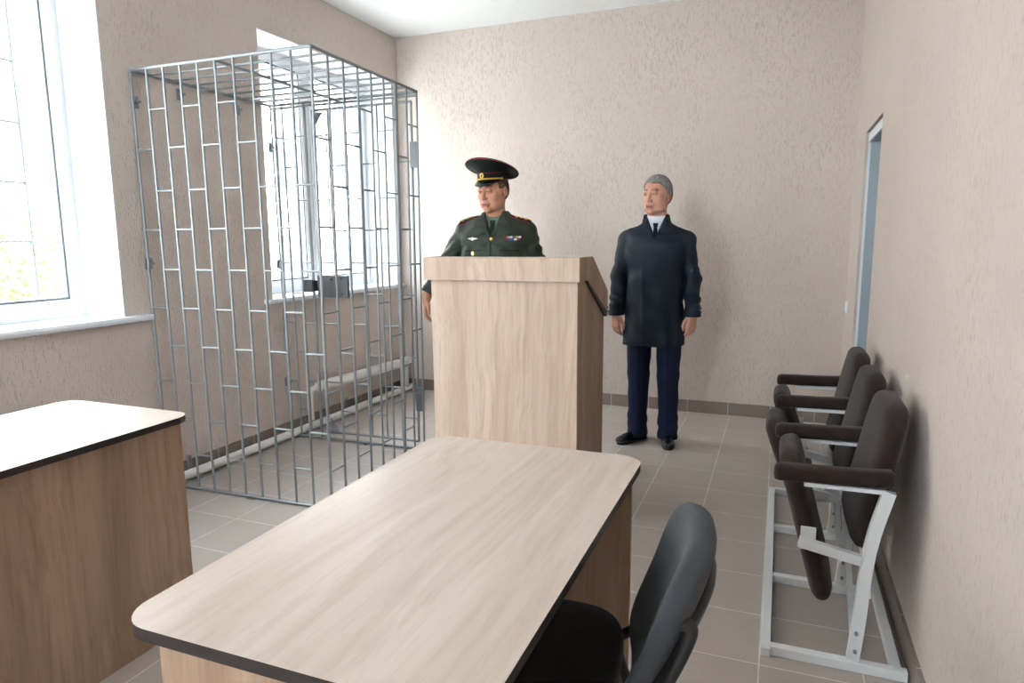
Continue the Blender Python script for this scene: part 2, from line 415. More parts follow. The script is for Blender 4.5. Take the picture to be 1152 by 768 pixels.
# ------------------------------------------------------------------ cage
CX0, CX1, CY0, CY1, CH = -3.09, -2.022, 2.645, 3.66, 2.19
t = thing('steel_cage', 'grey welded steel bar cage against the left wall by the far window', 'cage', (CX0, CY0, 0)); T = Vector(t.location)
R_BAR, R_RUNG = .0063, .0050
# the welded box leans a little: its top sits nearer the wall side and the camera
def warp(p):
    x, y, z = p; f = z/CH
    u = (x-CX0)/(CX1-CX0)
    return Vector((x+f*(-.012+u*.042)-.038*u*(y-CY0)/(CY1-CY0), y-f*.03+(.0 if True else 0)-.02*(1-u)*(1-f), z))-T
def bar(p, q, r=R_BAR, name='bar', parent=None, m='galv'):
    bm = bmesh.new(); tube(bm, [warp(p), warp(q)], r, 8); return obj(name, bm, M[m], parent, smooth=True, angle=60)
NB = 11; fx = [CX0+(CX1-CX0)*i/(NB-1) for i in range(NB)]
NS = 9; sy = [CY0+(CY1-CY0)*i/(NS-1) for i in range(NS)]
EV = [1.99, 1.59, 1.19, .79, .395]; OD = [1.80, 1.395, .99, .595, .20]
# front panel
def rail(p, q, r, parent, name='rail'):
    bm = bmesh.new(); tube(bm, [warp(p), warp(q)], r, 8); return obj(name, bm, M['galv'], parent, smooth=True, angle=60)
def rung(p, q, parent): return rail(p, q, R_RUNG, parent, 'rung')
fp = rail((CX0, CY0, CH), (CX1, CY0, CH), .009, t, 'front_panel'); rail((CX0, CY0, .01), (fx[9], CY0, .01), .009, fp)
for i in range(NB-1):
    for z in (OD if i % 2 == 0 else EV): rung((fx[i], CY0, z), (fx[i+1], CY0, z), fp)
for x in fx: bar((x, CY0, .002), (x, CY0, CH), R_BAR+(.0012 if x in (fx[0], fx[-1]) else 0), 'bar', fp)
# side panel
sp = rail((CX1, CY0, CH), (CX1, CY1, CH), .009, t, 'side_panel'); rail((CX1, CY0+.12, .01), (CX1, CY1, .01), .008, sp)
for i in range(NS-1):
    for z in (OD if i % 2 == 0 else EV): rung((CX1, sy[i], z), (CX1, sy[i+1], z), sp)
for k, y in enumerate(sy[1:]): bar((CX1, y, .002), (CX1, y, CH), .0105 if k == 5 else R_BAR, 'bar', sp)
# roof panel
rf = rail((CX0, CY0, CH), (CX0, CY1, CH), .009, t, 'roof_panel'); rail((CX0, CY1, CH), (CX1, CY1, CH), .009, rf)
rail((fx[5], CY0, CH-.006), (fx[5]-.02, CY1, CH-.006), .0085, rf)
for y in sy[1:-1]: bar((CX0, y, CH), (CX1, y, CH), R_BAR, 'bar', rf)
# rear fixed strip and door
bx = [CX0, CX0+.09, CX0+.175, CX0+.262]
rp = rail((CX0, CY1, CH-.02), (CX1, CY1, CH-.02), .0075, t, 'rear_panel'); rail((CX0+.03, CY1, .012), (CX1, CY1, .012), .009, rp)
for i in range(3):
    for z in (OD if i % 2 else EV): rung((bx[i], CY1, z), (bx[i+1], CY1, z), rp)
for k, x in enumerate(bx): bar((x, CY1, .2 if k == 0 else .01), (x, CY1, CH), .0095 if k == 3 else R_BAR, 'bar', rp)
dx = [bx[3]+.035+(CX1-.055-(bx[3]+.035))*i/6 for i in range(7)]; dy = CY1+.03
cd = rail((dx[0], dy, CH-.045), (dx[-1], dy, CH-.045), .008, t, 'cage_door'); rail((dx[0], dy, .05), (dx[-1], dy, .05), .009, cd)
for i in range(6):
    for z in (EV if i % 2 == 0 else OD): rung((dx[i], dy, z), (dx[i+1], dy, z), cd)
for k, x in enumerate(dx): bar((x, dy, .05), (x, dy, CH-.045), R_BAR+(.002 if k in (0, 6) else 0), 'bar', cd)
def cbox(name, lo, hi, parent, m='steel_dark', bev=.001):
    bm = bmesh.new(); box(bm, warp(lo), warp(hi), bev=bev, seg=1); return obj(name, bm, M[m], parent)
lk = cbox('door_lock', (dx[0]+.0, dy-.035, .968), (dx[0]+.235, dy-.012, 1.108), cd)
for x, z in ((.02, .99), (.02, 1.09), (.11, 1.085), (.19, 1.09), (.19, .99)):
    bm = bmesh.new(); p = warp((dx[0]+x, dy-.036, z)); tube(bm, [p, p+Vector((0, -.004, 0))], .006, 8); obj('screw', bm, M['black'], cd)
cbox('strike_box', (bx[3]-.07, CY1-.02, 1.0), (bx[3]+.005, CY1+.01, 1.08), rp, 'steel_dark')
cbox('latch_bolt', (bx[3]+.006, CY1-.012, 1.008), (bx[3]+.034, CY1+.005, 1.075), rp, 'black')
for z in (1.76, .26): cbox('hinge_plate', (CX1-.052, CY1-.004, z), (CX1-.006, CY1+.022, z+.15), cd, 'steel_dark')
bm = bmesh.new(); prism(bm, [(dx[0]-T.x, .05), (dx[0]+.07-T.x, .05), (dx[0]-T.x, .14)], 'y', dy-.004-T.y, dy+.004-T.y); obj('gusset', bm, M['galv'], cd)
bm = bmesh.new(); prism(bm, [(dx[0]+.005-T.x, CH-.06), (dx[0]+.07-T.x, CH-.06), (dx[0]+.005-T.x, CH-.15)], 'y', dy-.034-T.y, dy-.026-T.y); obj('gusset', bm, M['galv'], cd)
# wall brackets
for (y, z) in ((CY0-.01, 2.04), (CY0-.01, 1.22), (CY0+.28, 2.13), (CY0+.70, 2.12), (CY1-.03, 1.93), (CY1-.02, 1.18), (CY1-.01, .38)):
    bm = bmesh.new(); box(bm, (XL-T.x, y-.022-T.y, z-.03), (XL+.006-T.x, y+.022-T.y, z+.03)); box(bm, (XL-T.x, y-.006-T.y, z-.006), (XL+.04-T.x, y+.006-T.y, z+.006))
    p = Vector((XL+.006, y+.01, z+.012))-T; tube(bm, [p, p+Vector((.008, 0, 0))], .007, 6)
    obj('wall_bracket', bm, M['galv'], t)
# floor anchors
for (x, y) in ((-2.52, CY0-.015), (-2.5, CY1-.03)):
    bm = bmesh.new(); box(bm, Vector((x-.022, y-.012, 0))-T, Vector((x+.022, y+.03, .006))-T); p = Vector((x, y+.005, .006))-T; tube(bm, [p, p+Vector((0, 0, .01))], .008, 6)
    obj('floor_anchor', bm, M['galv'], t)

# ------------------------------------------------------------------ theatre seats
def rpad(bm, c0, c1, W, th, rtop, rbot, bulge=.35, n=14, mi=0):
    """upholstered pad: centre line c0 (bottom) -> c1 (top) in x/z, width W along y, rounded outline"""
    c0 = Vector(c0); c1 = Vector(c1); ax = (c1-c0); Ln = ax.length; ax.normalize()
    nrm = Vector((0, 1, 0)).cross(ax).normalized()
    def halfw(s):
        w = W/2
        for (r, e) in ((rbot, s), (rtop, Ln-s)):
            if e < r: w = min(w, W/2-r+math.sqrt(max(r*r-(r-e)**2, 0)))
        return max(w, .004)
    NS_ = 26; rings = []
    for i in range(NS_+1):
        s = Ln*(0.5-0.5*math.cos(PI*i/NS_)); w = halfw(s)
        edge = min(s, Ln-s); tt = th/2*math.sqrt(max(1-(1-min(edge/(th*.5), 1))**2, .04))
        ring = []
        for k in range(28):
            a = 2*PI*k/28; ca, sa = math.cos(a), math.sin(a)
            e = .30
            y = w*math.copysign(abs(ca)**e, ca); q = tt*math.copysign(abs(sa)**.62, sa)
            q *= 1-(bulge*abs(y/(W/2))**3)*.5
            ring.append(c0+ax*s+Vector((0, y, 0))+nrm*q)
        rings.append(ring)
    loft(bm, rings, mi)

t = thing('theatre_seat_row', 'row of three folded brown velour seats on a white steel frame by the right wall', 'seating', (.21, 2.9, 0)); T = Vector(t.location)
AY = [2.185, 2.675, 3.165, 3.655]
bm = bmesh.new(); q = .03
def rb(lo, hi): box(bm, Vector(lo)-T, Vector(hi)-T, bev=.002, seg=1)
rb((.0, AY[0]-.035, 0), (q, AY[3]+.015, q)); obj('floor_rail', bm, M['lack'], t)
bm = bmesh.new(); rb((.375, AY[0]-.01, 0), (.375+q, AY[3]+.015, q-.001)); obj('floor_rail', bm, M['lack'], t)
for k, y in enumerate(AY):
    bm = bmesh.new(); rb((q+.0005 if k else -.001, y-q/2-(0 if k else .008), .0), (.418 if k == 0 else .374, y+q/2-(0 if k else .008), q+.002)); obj('cross_rail', bm, M['lack'], t)
for k, y in enumerate(AY):
    bm = bmesh.new()
    tube(bm, [p-T for p in arc([(.268, y, .033), (.278, y, .16), (.287, y, .33), (.302, y, .45), (.333, y, .585)], 5)], 1, rect=(.024, .036), up=(1, 0, 0))
    sup = obj('support', bm, M['lack'], t, smooth=True, angle=40)
    bm = bmesh.new(); tube(bm, [Vector((.095, y, .392))-T, Vector((.275, y, .358))-T], 1, rect=(.024, .03)); obj('seat_bracket', bm, M['lack'], t)
    bm = bmesh.new(); tube(bm, [Vector((.10, y, .583))-T, Vector((.325, y, .585))-T], 1, rect=(.03, .012)); obj('arm_bracket', bm, M['lack'], t)
    for z in (.065, .125): bm = bmesh.new(); p = Vector((.272, y-.012, z))-T; tube(bm, [p, p+Vector((0, -.008, 0))], .006, 6); obj('bolt', bm, M['galv'], sup)
    # padded armrest
    bm = bmesh.new(); rings = []
    for i, (x, zc, h_, w_) in enumerate([(.012, .604, .010, .012), (.016, .605, .022, .022), (.03, .607, .027, .027), (.07, .609, .026, .028), (.2, .612, .025, .028), (.30, .616, .026, .028), (.335, .619, .026, .027), (.342, .62, .016, .018)]):
        ring = []
        for j in range(20):
            a = 2*PI*j/20; ca, sa = math.cos(a), math.sin(a)
            ring.append(Vector((x, y+w_*math.copysign(abs(ca)**.55, ca), zc+.006+h_*math.copysign(abs(sa)**.55, sa)))-T)
        rings.append(ring)
    loft(bm, rings); obj('armrest', bm, M['velvet'], t, smooth=True)
for k in range(3):
    y = (AY[k]+AY[k+1])/2
    bm = bmesh.new(); tube(bm, [Vector((.27, AY[k]+.015, .07))-T, Vector((.262, AY[k+1]-.03, .345))-T], 1, rect=(.018, .024)); obj('brace', bm, M['lack'], t)
    bm = bmesh.new(); lx, lz = ((0, 0), (-.055, -.03), (-.03, -.025))[k]; rpad(bm, Vector((.182+lx*.3, y, .172))-T, Vector((.054+lx, y, .645+lz))-T, .425, .075, .15, .05); s_ = obj('seat', bm, M['velvet'], t, smooth=True)
    bm = bmesh.new(); rpad(bm, Vector((.272, y, .37))-T, Vector((.362, y, .825))-T, .43, .078, .15, .05); obj('backrest', bm, M['velvet'], t, smooth=True)
    for sgn in (-1, 1):
        bm = bmesh.new(); yy = y+sgn*.2135; box(bm, Vector((.10, yy-.003, .355))-T, Vector((.145, yy+.003, .43))-T, bev=.001, seg=1); obj('hinge', bm, M['lack'], t)

# ------------------------------------------------------------------ visitor chair
t = thing('office_chair', 'charcoal fabric visitor chair with black tubular frame pushed under the middle desk', 'chair', (-.402, 1.245, 0), .11); T = Vector(t.location)
YC = 1.235
def back_pt(s, tt, off):
    # s across (-1 near, 1 far), tt up 0..1 ; off: distance backwards
    z = .456+.340*tt; x = -.232+.118*tt+.018*math.sin(tt*PI)
    hw = .222*(1-.20*(1-tt)); off = off*(.40+.60*min(max(tt, 0), 1)) if off > 0 else off
    x = x-.046*abs(s)**2.0
    return Vector((x+off*.96, YC+hw*s*(1), z-off*.25))
def shield(off0, off1, shrink, rim, n=30):
    """closed pad whose outline is a rounded shield in (s,t)"""
    bm = bmesh.new(); R0 = []; nr = 12
    def outline(a):
        ca, sa = math.cos(a), math.sin(a)
        e = .62 if sa > 0 else .5
        return math.copysign(abs(ca)**e, ca), math.copysign(abs(sa)**(.72 if sa > 0 else .5), sa)
    K = 48; front = []; back = []
    prof = [(0, 1), (.35, 1), (.7, 1), (.88, .93), (.97, .7), (1., .35), (1., 0)]
    def P(rad, a, depth):
        u, v = outline(a); u *= rad*shrink; v *= rad*shrink
        tt = .5+.5*v-(.10 if shrink < .9 else 0); m = (off0+off1)/2; hd = (off1-off0)/2
        return back_pt(u, tt, m+depth*hd)-T
    rings = []
    for r_, d in prof[1:]: rings.append([P(r_, 2*PI*k/K, -d) for k in range(K)])
    for r_, d in reversed(prof[1:-1]): rings.append([P(r_, 2*PI*k/K, d) for k in range(K)])
    V = [[bm.verts.new(p) for p in rg] for rg in rings]
    for A, B in zip(V[:-1], V[1:]):
        for k in range(K): bm.faces.new((A[k], A[(k+1) % K], B[(k+1) % K], B[k]))
    for ring, d in ((V[0], -1), (V[-1], 1)):
        c = bm.verts.new(P(0, 0, d))
        for k in range(K): bm.faces.new((ring[k], ring[(k+1) % K], c))
    return bm
obj('backrest', shield(-.022, .036, 1.0, 0), M['chairfab'], t, smooth=True)
obj('back_shell', shield(.026, .056, .80, 0), M['black'], t, smooth=True)
bm = bmesh.new(); rings = []
for z, sc in ((.428, .90), (.432, .96), (.445, 1.0), (.462, 1.0), (.476, .97), (.484, .85), (.487, .5)):
    ring = []
    for k in range(44):
        a = 2*PI*k/44; ca, sa = math.cos(a), math.sin(a)
        ring.append(Vector((-.49+.225*sc*math.copysign(abs(ca)**.5, ca), YC+.228*sc*math.copysign(abs(sa)**.5, sa), z-.012*(ca < 0)*abs(ca)**3))-T)
    rings.append(ring)
loft(bm, rings); obj('seat', bm, M['seatfab'], t, smooth=True)
bm = bmesh.new(); rings = []
for z, sc in ((.412, .8), (.415, .9), (.427, .96)):
    rings.append([Vector((-.49+.225*sc*math.copysign(abs(math.cos(2*PI*k/44))**.5, math.cos(2*PI*k/44)), YC+.228*sc*math.copysign(abs(math.sin(2*PI*k/44))**.5, math.sin(2*PI*k/44)), z))-T for k in range(44)])
loft(bm, rings); obj('seat_shell', bm, M['black'], t, smooth=True)
for s in (-1, 1):
    y = YC+s*.175
    bm = bmesh.new(); tube(bm, [p-T for p in arc([(-.62, y, .40), (-.42, y, .40), (-.32, y, .405), (-.262, y, .445), (-.218, y, .47), (-.164, y, .58), (-.130, y, .672), (-.145, y, .690)], 6)], .0125, 10); obj('back_support', bm, M['black'], t, smooth=True)
    bm = bmesh.new(); tube(bm, [p-T for p in arc([(-.62, YC+s*.20, .398), (-.665, YC+s*.225, .37), (-.69, YC+s*.24, .2), (-.70, YC+s*.25, .012)], 5)], .0125, 10); obj('leg', bm, M['black'], t, smooth=True)
    bm = bmesh.new(); tube(bm, [p-T for p in arc([(-.34, YC+s*.20, .398), (-.30, YC+s*.225, .37), (-.25, YC+s*.24, .2), (-.20, YC+s*.25, .012)], 5)], .0125, 10); obj('leg', bm, M['black'], t, smooth=True)
    for x in (-.70, -.20):
        bm = bmesh.new(); tube(bm, [Vector((x, YC+s*.25, .0))-T, Vector((x, YC+s*.25, .018))-T], .016, 10); obj('rubber_foot', bm, M['black'], t)
bm = bmesh.new()
for x in (-.62, -.34): tube(bm, [Vector((x, YC-.2, .398))-T, Vector((x, YC+.2, .398))-T], .0115, 8)
obj('seat_frame', bm, M['black'], t)

# ------------------------------------------------------------------ people
class Field:
    def __init__(s, lo, hi, h):
        s.lo = np.array(lo, float); s.h = h
        s.n = np.ceil((np.array(hi)-s.lo)/h).astype(int)+1
        s.F = np.full(s.n, 1., np.float32)
        s.ax = [s.lo[i]+h*np.arange(s.n[i]) for i in range(3)]
    def add(s, prim, k=.01, op='u', M=None):
        """prim=(fn, centre, radius) ; M optional 4x4 (rigid) local->field"""
        fn, c, r = prim; c = np.array(c, float)
        if M is not None:
            A = np.array(M, float); R_ = A[:3, :3]; tr = A[:3, 3]; cw = R_@c+tr
        else: cw = c
        pad = r+k+3*s.h
        i0 = np.maximum(np.floor((cw-pad-s.lo)/s.h).astype(int), 0); i1 = np.minimum(np.ceil((cw+pad-s.lo)/s.h).astype(int)+1, s.n)
        if (i1 <= i0).any(): return
        sl = tuple(slice(a, b) for a, b in zip(i0, i1))
        X = s.ax[0][sl[0]][:, None, None]; Y = s.ax[1][sl[1]][None, :, None]; Z = s.ax[2][sl[2]][None, None, :]
        if M is not None:
            dx, dy, dz = X-tr[0], Y-tr[1], Z-tr[2]
            X, Y, Z = (R_[0, 0]*dx+R_[1, 0]*dy+R_[2, 0]*dz), (R_[0, 1]*dx+R_[1, 1]*dy+R_[2, 1]*dz), (R_[0, 2]*dx+R_[1, 2]*dy+R_[2, 2]*dz)
        d = fn(X, Y, Z).astype(np.float32)+np.zeros(tuple(i1-i0), np.float32); a = s.F[sl]
        if op == 'u':
            hh = np.clip(.5+.5*(a-d)/max(k, 1e-6), 0, 1); s.F[sl] = a*(1-hh)+d*hh-k*hh*(1-hh)
        elif op == 's':
            d = -d; hh = np.clip(.5-.5*(a-d)/max(k, 1e-6), 0, 1); s.F[sl] = a*(1-hh)+d*hh+k*hh*(1-hh)
    def clip(s, fn):
        """keep only where fn(X,Y,Z) < 0"""
        X = s.ax[0][:, None, None]; Y = s.ax[1][None, :, None]; Z = s.ax[2][None, None, :]
        s.F = np.maximum(s.F, (fn(X, Y, Z)+0*s.F).astype(np.float32))
    def disp(s, fn):
        X = s.ax[0][:, None, None]; Y = s.ax[1][None, :, None]; Z = s.ax[2][None, None, :]
        s.F = s.F+fn(X, Y, Z).astype(np.float32)
    def front(s, x, z, sign=-1):
        """first surface y met coming from the front (-y)"""
        i = int(round((x-s.lo[0])/s.h)); k = int(round((z-s.lo[2])/s.h))
        i = min(max(i, 0), s.n[0]-1); k = min(max(k, 0), s.n[2]-1)
        col = s.F[i, :, k]; idx = np.where(col < 0)[0]
        if not len(idx): return None
        j = idx[0]; 
        if j == 0: return s.lo[1]
        a, b = col[j-1], col[j]; return s.lo[1]+s.h*(j-1+a/(a-b))
    def top(s, x, y):
        i = int(round((x-s.lo[0])/s.h)); j = int(round((y-s.lo[1])/s.h)); col = s.F[i, j, :]; idx = np.where(col < 0)[0]
        return s.lo[2]+s.h*idx[-1] if len(idx) else None
    def mesh(s, name, mats, parent, zone=None, relax=1):
        F = s.F; S = F < 0
        if S[0].any() or S[-1].any() or S[:, 0].any() or S[:, -1].any() or S[:, :, 0].any() or S[:, :, -1].any():
            F = F.copy()
            for q in (0, -1): F[q] = np.maximum(F[q], .001); F[:, q] = np.maximum(F[:, q], .001); F[:, :, q] = np.maximum(F[:, :, q], .001)
            S = F < 0
        nx, ny, nz = F.shape; c = [n-1 for n in F.shape]
        P = np.zeros((*c, 3), np.float32); C = np.zeros(c, np.float32)
        def sub(A, o, dims): return A[o[0]:o[0]+dims[0], o[1]:o[1]+dims[1], o[2]:o[2]+dims[2]]
        for ax in range(3):
            o1, o2 = [a for a in range(3) if a != ax]
            for a in (0, 1):
                for b in (0, 1):
                    p = [0, 0, 0]; p[o1] = a; p[o2] = b; q = list(p); q[ax] = 1
                    f0 = sub(F, p, c); f1 = sub(F, q, c); m = (f0 < 0) != (f1 < 0)
                    t = np.where(m, f0/np.where(m, f0-f1, 1), 0)
                    C += m; P[..., ax] += t; P[..., o1] += m*a; P[..., o2] += m*b
        M_ = C > 0; idx = np.full(c, -1, np.int64); idx[M_] = np.arange(M_.sum())
        ijk = np.argwhere(M_); V = (ijk+P[M_]/C[M_][:, None])*s.h+s.lo
        quads = []
        for ax in range(3):
            o1, o2 = [(1, 2), (2, 0), (0, 1)][ax]
            a = [slice(None)]*3; b = [slice(None)]*3; a[ax] = slice(0, -1); b[ax] = slice(1, None)
            s0 = S[tuple(a)]; s1 = S[tuple(b)]; m = s0 != s1
            w = np.argwhere(m); ok = (w[:, o1] > 0) & (w[:, o2] > 0) & (w[:, o1] < c[o1]) & (w[:, o2] < c[o2]); w = w[ok]
            fl = s0[tuple(w.T)]
            def g(d1, d2):
                u = w.copy(); u[:, o1] += d1; u[:, o2] += d2; return idx[tuple(u.T)]
            Q = np.stack([g(-1, -1), g(0, -1), g(0, 0), g(-1, 0)], 1); Q[~fl] = Q[~fl][:, ::-1]; quads.append(Q)
        Q = np.concatenate(quads)
        Q = Q[(Q >= 0).all(1)]
        for _ in range(relax):
            acc = np.zeros_like(V); cnt = np.zeros(len(V))
            for u in range(4):
                for v_ in ((u+1) % 4, (u+3) % 4):
                    np.add.at(acc, Q[:, u], V[Q[:, v_]]); np.add.at(cnt, Q[:, u], 1)
            V = V*.5+.5*acc/np.maximum(cnt, 1)[:, None]
        return V, Q
def to_mesh(name, parts, mats, parent, zone=None):
    V = np.concatenate([p[0] for p in parts]); off = 0; Qs = []
    for v, q in parts: Qs.append(q+off); off += len(v)
    Q = np.concatenate(Qs); me = bpy.data.meshes.new(name)
    me.vertices.add(len(V)); me.vertices.foreach_set('co', V.astype(np.float32).ravel())
    me.loops.add(Q.size); me.loops.foreach_set('vertex_index', Q.astype(np.int32).ravel())
    me.polygons.add(len(Q)); me.polygons.foreach_set('loop_start', np.arange(0, Q.size, 4, dtype=np.int32)); me.polygons.foreach_set('loop_total', np.full(len(Q), 4, np.int32))
    me.update(calc_edges=True)
    if not isinstance(mats, (list, tuple)): mats = [mats]
    for m in mats: me.materials.append(m)
    if zone is not None: me.polygons.foreach_set('material_index', zone(V[Q].mean(1)).astype(np.int32))
    me.polygons.foreach_set('use_smooth', [True]*len(Q)); me.validate()
    o = bpy.data.objects.new(name, me); return link(o, parent)

def ell(c, r, n=2):
    c = np.array(c); r = np.array(r, float)
    def fn(X, Y, Z):
        x, y, z = (X-c[0]), (Y-c[1]), (Z-c[2])
        k0 = np.sqrt((x/r[0])**2+(y/r[1])**2+(z/r[2])**2)+1e-9; k1 = np.sqrt((x/r[0]**2)**2+(y/r[1]**2)**2+(z/r[2]**2)**2)+1e-9
        return k0*(k0-1)/k1
    return fn, c, float(max(r))
def cone(a, b, r1, r2, sy=1.):
    a = np.array(a, float); b = np.array(b, float); ba = b-a; L2 = float(ba@ba)
    def fn(X, Y, Z):
        x, y, z = X-a[0], Y-a[1], Z-a[2]
        t = np.clip((x*ba[0]+y*ba[1]+z*ba[2])/L2, 0, 1)
        return np.sqrt((x-t*ba[0])**2+((y-t*ba[1])/sy)**2+(z-t*ba[2])**2)-(r1+(r2-r1)*t)
    return fn, (a+b)/2, float(np.sqrt(L2)/2+max(r1, r2)*max(1, sy))
def tor(levels, n=2.4):
    """torso loft: rows (z, cx, cy, a, b)"""
    A = np.array(levels, float); A = A[A[:, 0].argsort()]
    def fn(X, Y, Z):
        z = Z+0*X*Y if False else Z
        f = [np.interp(z, A[:, 0], A[:, i]) for i in (1, 2, 3, 4)]
        e = (np.abs((X-f[0])/f[2])**n+np.abs((Y-f[1])/f[3])**n)**(1/n)
        d = (e-1)*np.minimum(f[2], f[3])
        return np.maximum(d, np.maximum(A[0, 0]-Z, Z-A[-1, 0]))
    c = np.array([A[:, 1].mean(), A[:, 2].mean(), (A[0, 0]+A[-1, 0])/2]); return fn, c, float(max((A[-1, 0]-A[0, 0])/2, A[:, 3].max()+.05, A[:, 4].max()+.05))

def headM(c, yaw, pitch, roll=0):
    return Matrix.Translation(c) @ Euler((pitch, roll, yaw), 'XYZ').to_matrix().to_4x4()

def head_parts(Fd, Mx, full=1., jawd=1., mouth=0):
    A = lambda p, k=.012, op='u': Fd.add(p, k, op, Mx)
    A(ell((0, .014, .04), (.076, .097, .086))); A(ell((0, -.028, -.015), (.066*full, .064, .085)), .02)
    A(ell((0, -.028, -.068), (.055*full, .055, .046)), .02); A(ell((0, -.072, -.098), (.024, .02, .018)), .016)
    for s in (-1, 1):
        A(ell((s*.044*full, -.056, -.022), (.021, .022, .024)), .016)
        A(ell((s*.043*full, -.035, -.07), (.02, .035, .026)), .02)
        A(ell((s*.052, .0, -.055), (.018, .03, .028)), .02)
    A(cone((-.032, -.080, .034), (.032, -.080, .034), .0105, .0105), .012)
    for s in (-1, 1): A(ell((s*.031, -.101, .012), (.0175, .017, .0125)), .012, 's')
    A(cone((0, -.086, .022), (0, -.108, -.022), .0075, .0105), .010)
    A(ell((0, -.110, -.028), (.0105, .0105, .009)), .006)
    for s in (-1, 1):
        A(ell((s*.0125, -.098, -.031), (.0078, .0105, .0075)), .005)
        A(ell((s*.006, -.106, -.038), (.0032, .005, .003)), .003, 's')
        A(ell((s*.031, -.0785, .012), (.0145, .0145, .0125)), .004)
        A(ell((s*.031, -.083, .0185), (.0175, .0125, .0065)), .004)
        A(ell((s*.031, -.083, .004), (.016, .011, .0035)), .004)
    A(ell((0, -.086, -.060), (.026, .014, .018)), .012)
    A(cone((-.020, -.091, -.0585), (.020, -.091, -.0585), .0048, .0048), .005); A(ell((0, -.097, -.0575), (.012, .005, .0048)), .006)
    A(cone((-.016, -.091, -.0705-mouth), (.016, -.091, -.0705-mouth), .0058, .0058), .005)
    A(cone((-.023, -.100, -.0645-mouth*.5), (.023, -.100, -.0645-mouth*.5), .0018+mouth*.6, .0018+mouth*.6), .003, 's')
    A(ell((0, -.10, -.083), (.016, .006, .004)), .006, 's')
    for s in (-1, 1):
        A(ell((s*.079, .016, -.002), (.0095, .019, .032)), .006); A(ell((s*.088, .010, .003), (.006, .010, .018)), .005, 's')
        A(ell((s*.074, .010, -.03), (.007, .009, .010)), .004)
    
def head_zone(Mx):
    Mi = np.array(Mx.inverted())
    def z(P):
        q = P@Mi[:3, :3].T+Mi[:3, 3]; x, y, zz = q.T; out = np.zeros(len(q), int)
        lips = (np.abs(x) < .023-.25*np.abs(zz+.0645)) & (y < -.083) & (zz < -.0545) & (zz > -.0765); out[lips] = 1
        ins = (np.abs(x) < .021) & (y < -.078) & (np.abs(zz+.0645) < .0018); out[ins] = 3
        ax = np.abs(x); br = (ax > .012) & (ax < .050) & (y < -.055) & (np.abs(zz-(.0345+.10*(ax-.012)*(ax < .035)-.05*(ax-.035)*(ax > .035))) < .0042); out[br] = 2
        lash = (np.abs((ax-.031)) < .0155) & (y < -.080) & (np.abs(zz-.0125) < .0014); out[lash] = 2
        return out
    return z

def hair_mesh(Mx, parent, m, cut, grow=.006, lim=None):
    c = np.array(Mx.translation); F_ = Field(c-.15, c+.15, .0028)
    F_.add(ell((0, .014, .04), (.076+grow, .097+grow*.9, .086+grow)), 0, 'u', Mx)
    F_.add(ell((0, .03, .0), (.072+grow*.8, .080+grow, .07)), .02, 'u', Mx)
    A = np.array(Mx); R_ = A[:3, :3]; tr = A[:3, 3]
    def loc(X, Y, Z):
        dx, dy, dz = X-tr[0], Y-tr[1], Z-tr[2]
        return (R_[0, 0]*dx+R_[1, 0]*dy+R_[2, 0]*dz), (R_[0, 1]*dx+R_[1, 1]*dy+R_[2, 1]*dz), (R_[0, 2]*dx+R_[1, 2]*dy+R_[2, 2]*dz)
    F_.disp(lambda X, Y, Z: .0012*np.sin(X*420+Y*160)*np.sin(Y*300+Z*90)*np.cos(Z*380+X*90))
    F_.clip(lambda X, Y, Z: cut(*loc(X, Y, Z)))
    return to_mesh('hair', [F_.mesh('hair', None, None)], m, parent)

def hand(Fd, Mx, s, curl=1.):
    """hangs from the wrist along -z, palm faces -s*x, thumb towards -y"""
    A = lambda p, k=.006, op='u': Fd.add(p, k, op, Mx)
    A(cone((0, 0, .025), (0, 0, .005), .026, .026, 1.0), .02); A(cone((0, -.004, .01), (0, .0, -.03), .024, .022, 1.3), .02)
    for y in (-.028, -.009, .010, .027): A(cone((0, y*.75, -.022), (0, y, -.083), .0135, .0115), .012)
    for y, L, r in ((-.030, .070, .0088), (-.0105, .078, .0090), (.0095, .073, .0086), (.0275, .058, .0078)):
        p = np.array((0, y, -.084)); ang = [.18*curl, .62*curl, .95*curl]; fr = (.45, .3, .25)
        for j, (a, f_) in enumerate(zip(ang, fr)):
            q = p+L*f_*np.array((-s*math.sin(a), y*.12, -math.cos(a))); A(cone(p, q, r*(1-.1*j), r*(.93-.1*j)), .002 if j else .004); p = q
    P3 = [(-s*.006, -.022, -.022), (-s*.018, -.044, -.052), (-s*.024, -.050, -.080), (-s*.026, -.046, -.103)]
    for a, b, r1, r2 in zip(P3[:-1], P3[1:], (.0145, .0112, .0096), (.0115, .0098, .0082)): A(cone(a, b, r1, r2), .006)

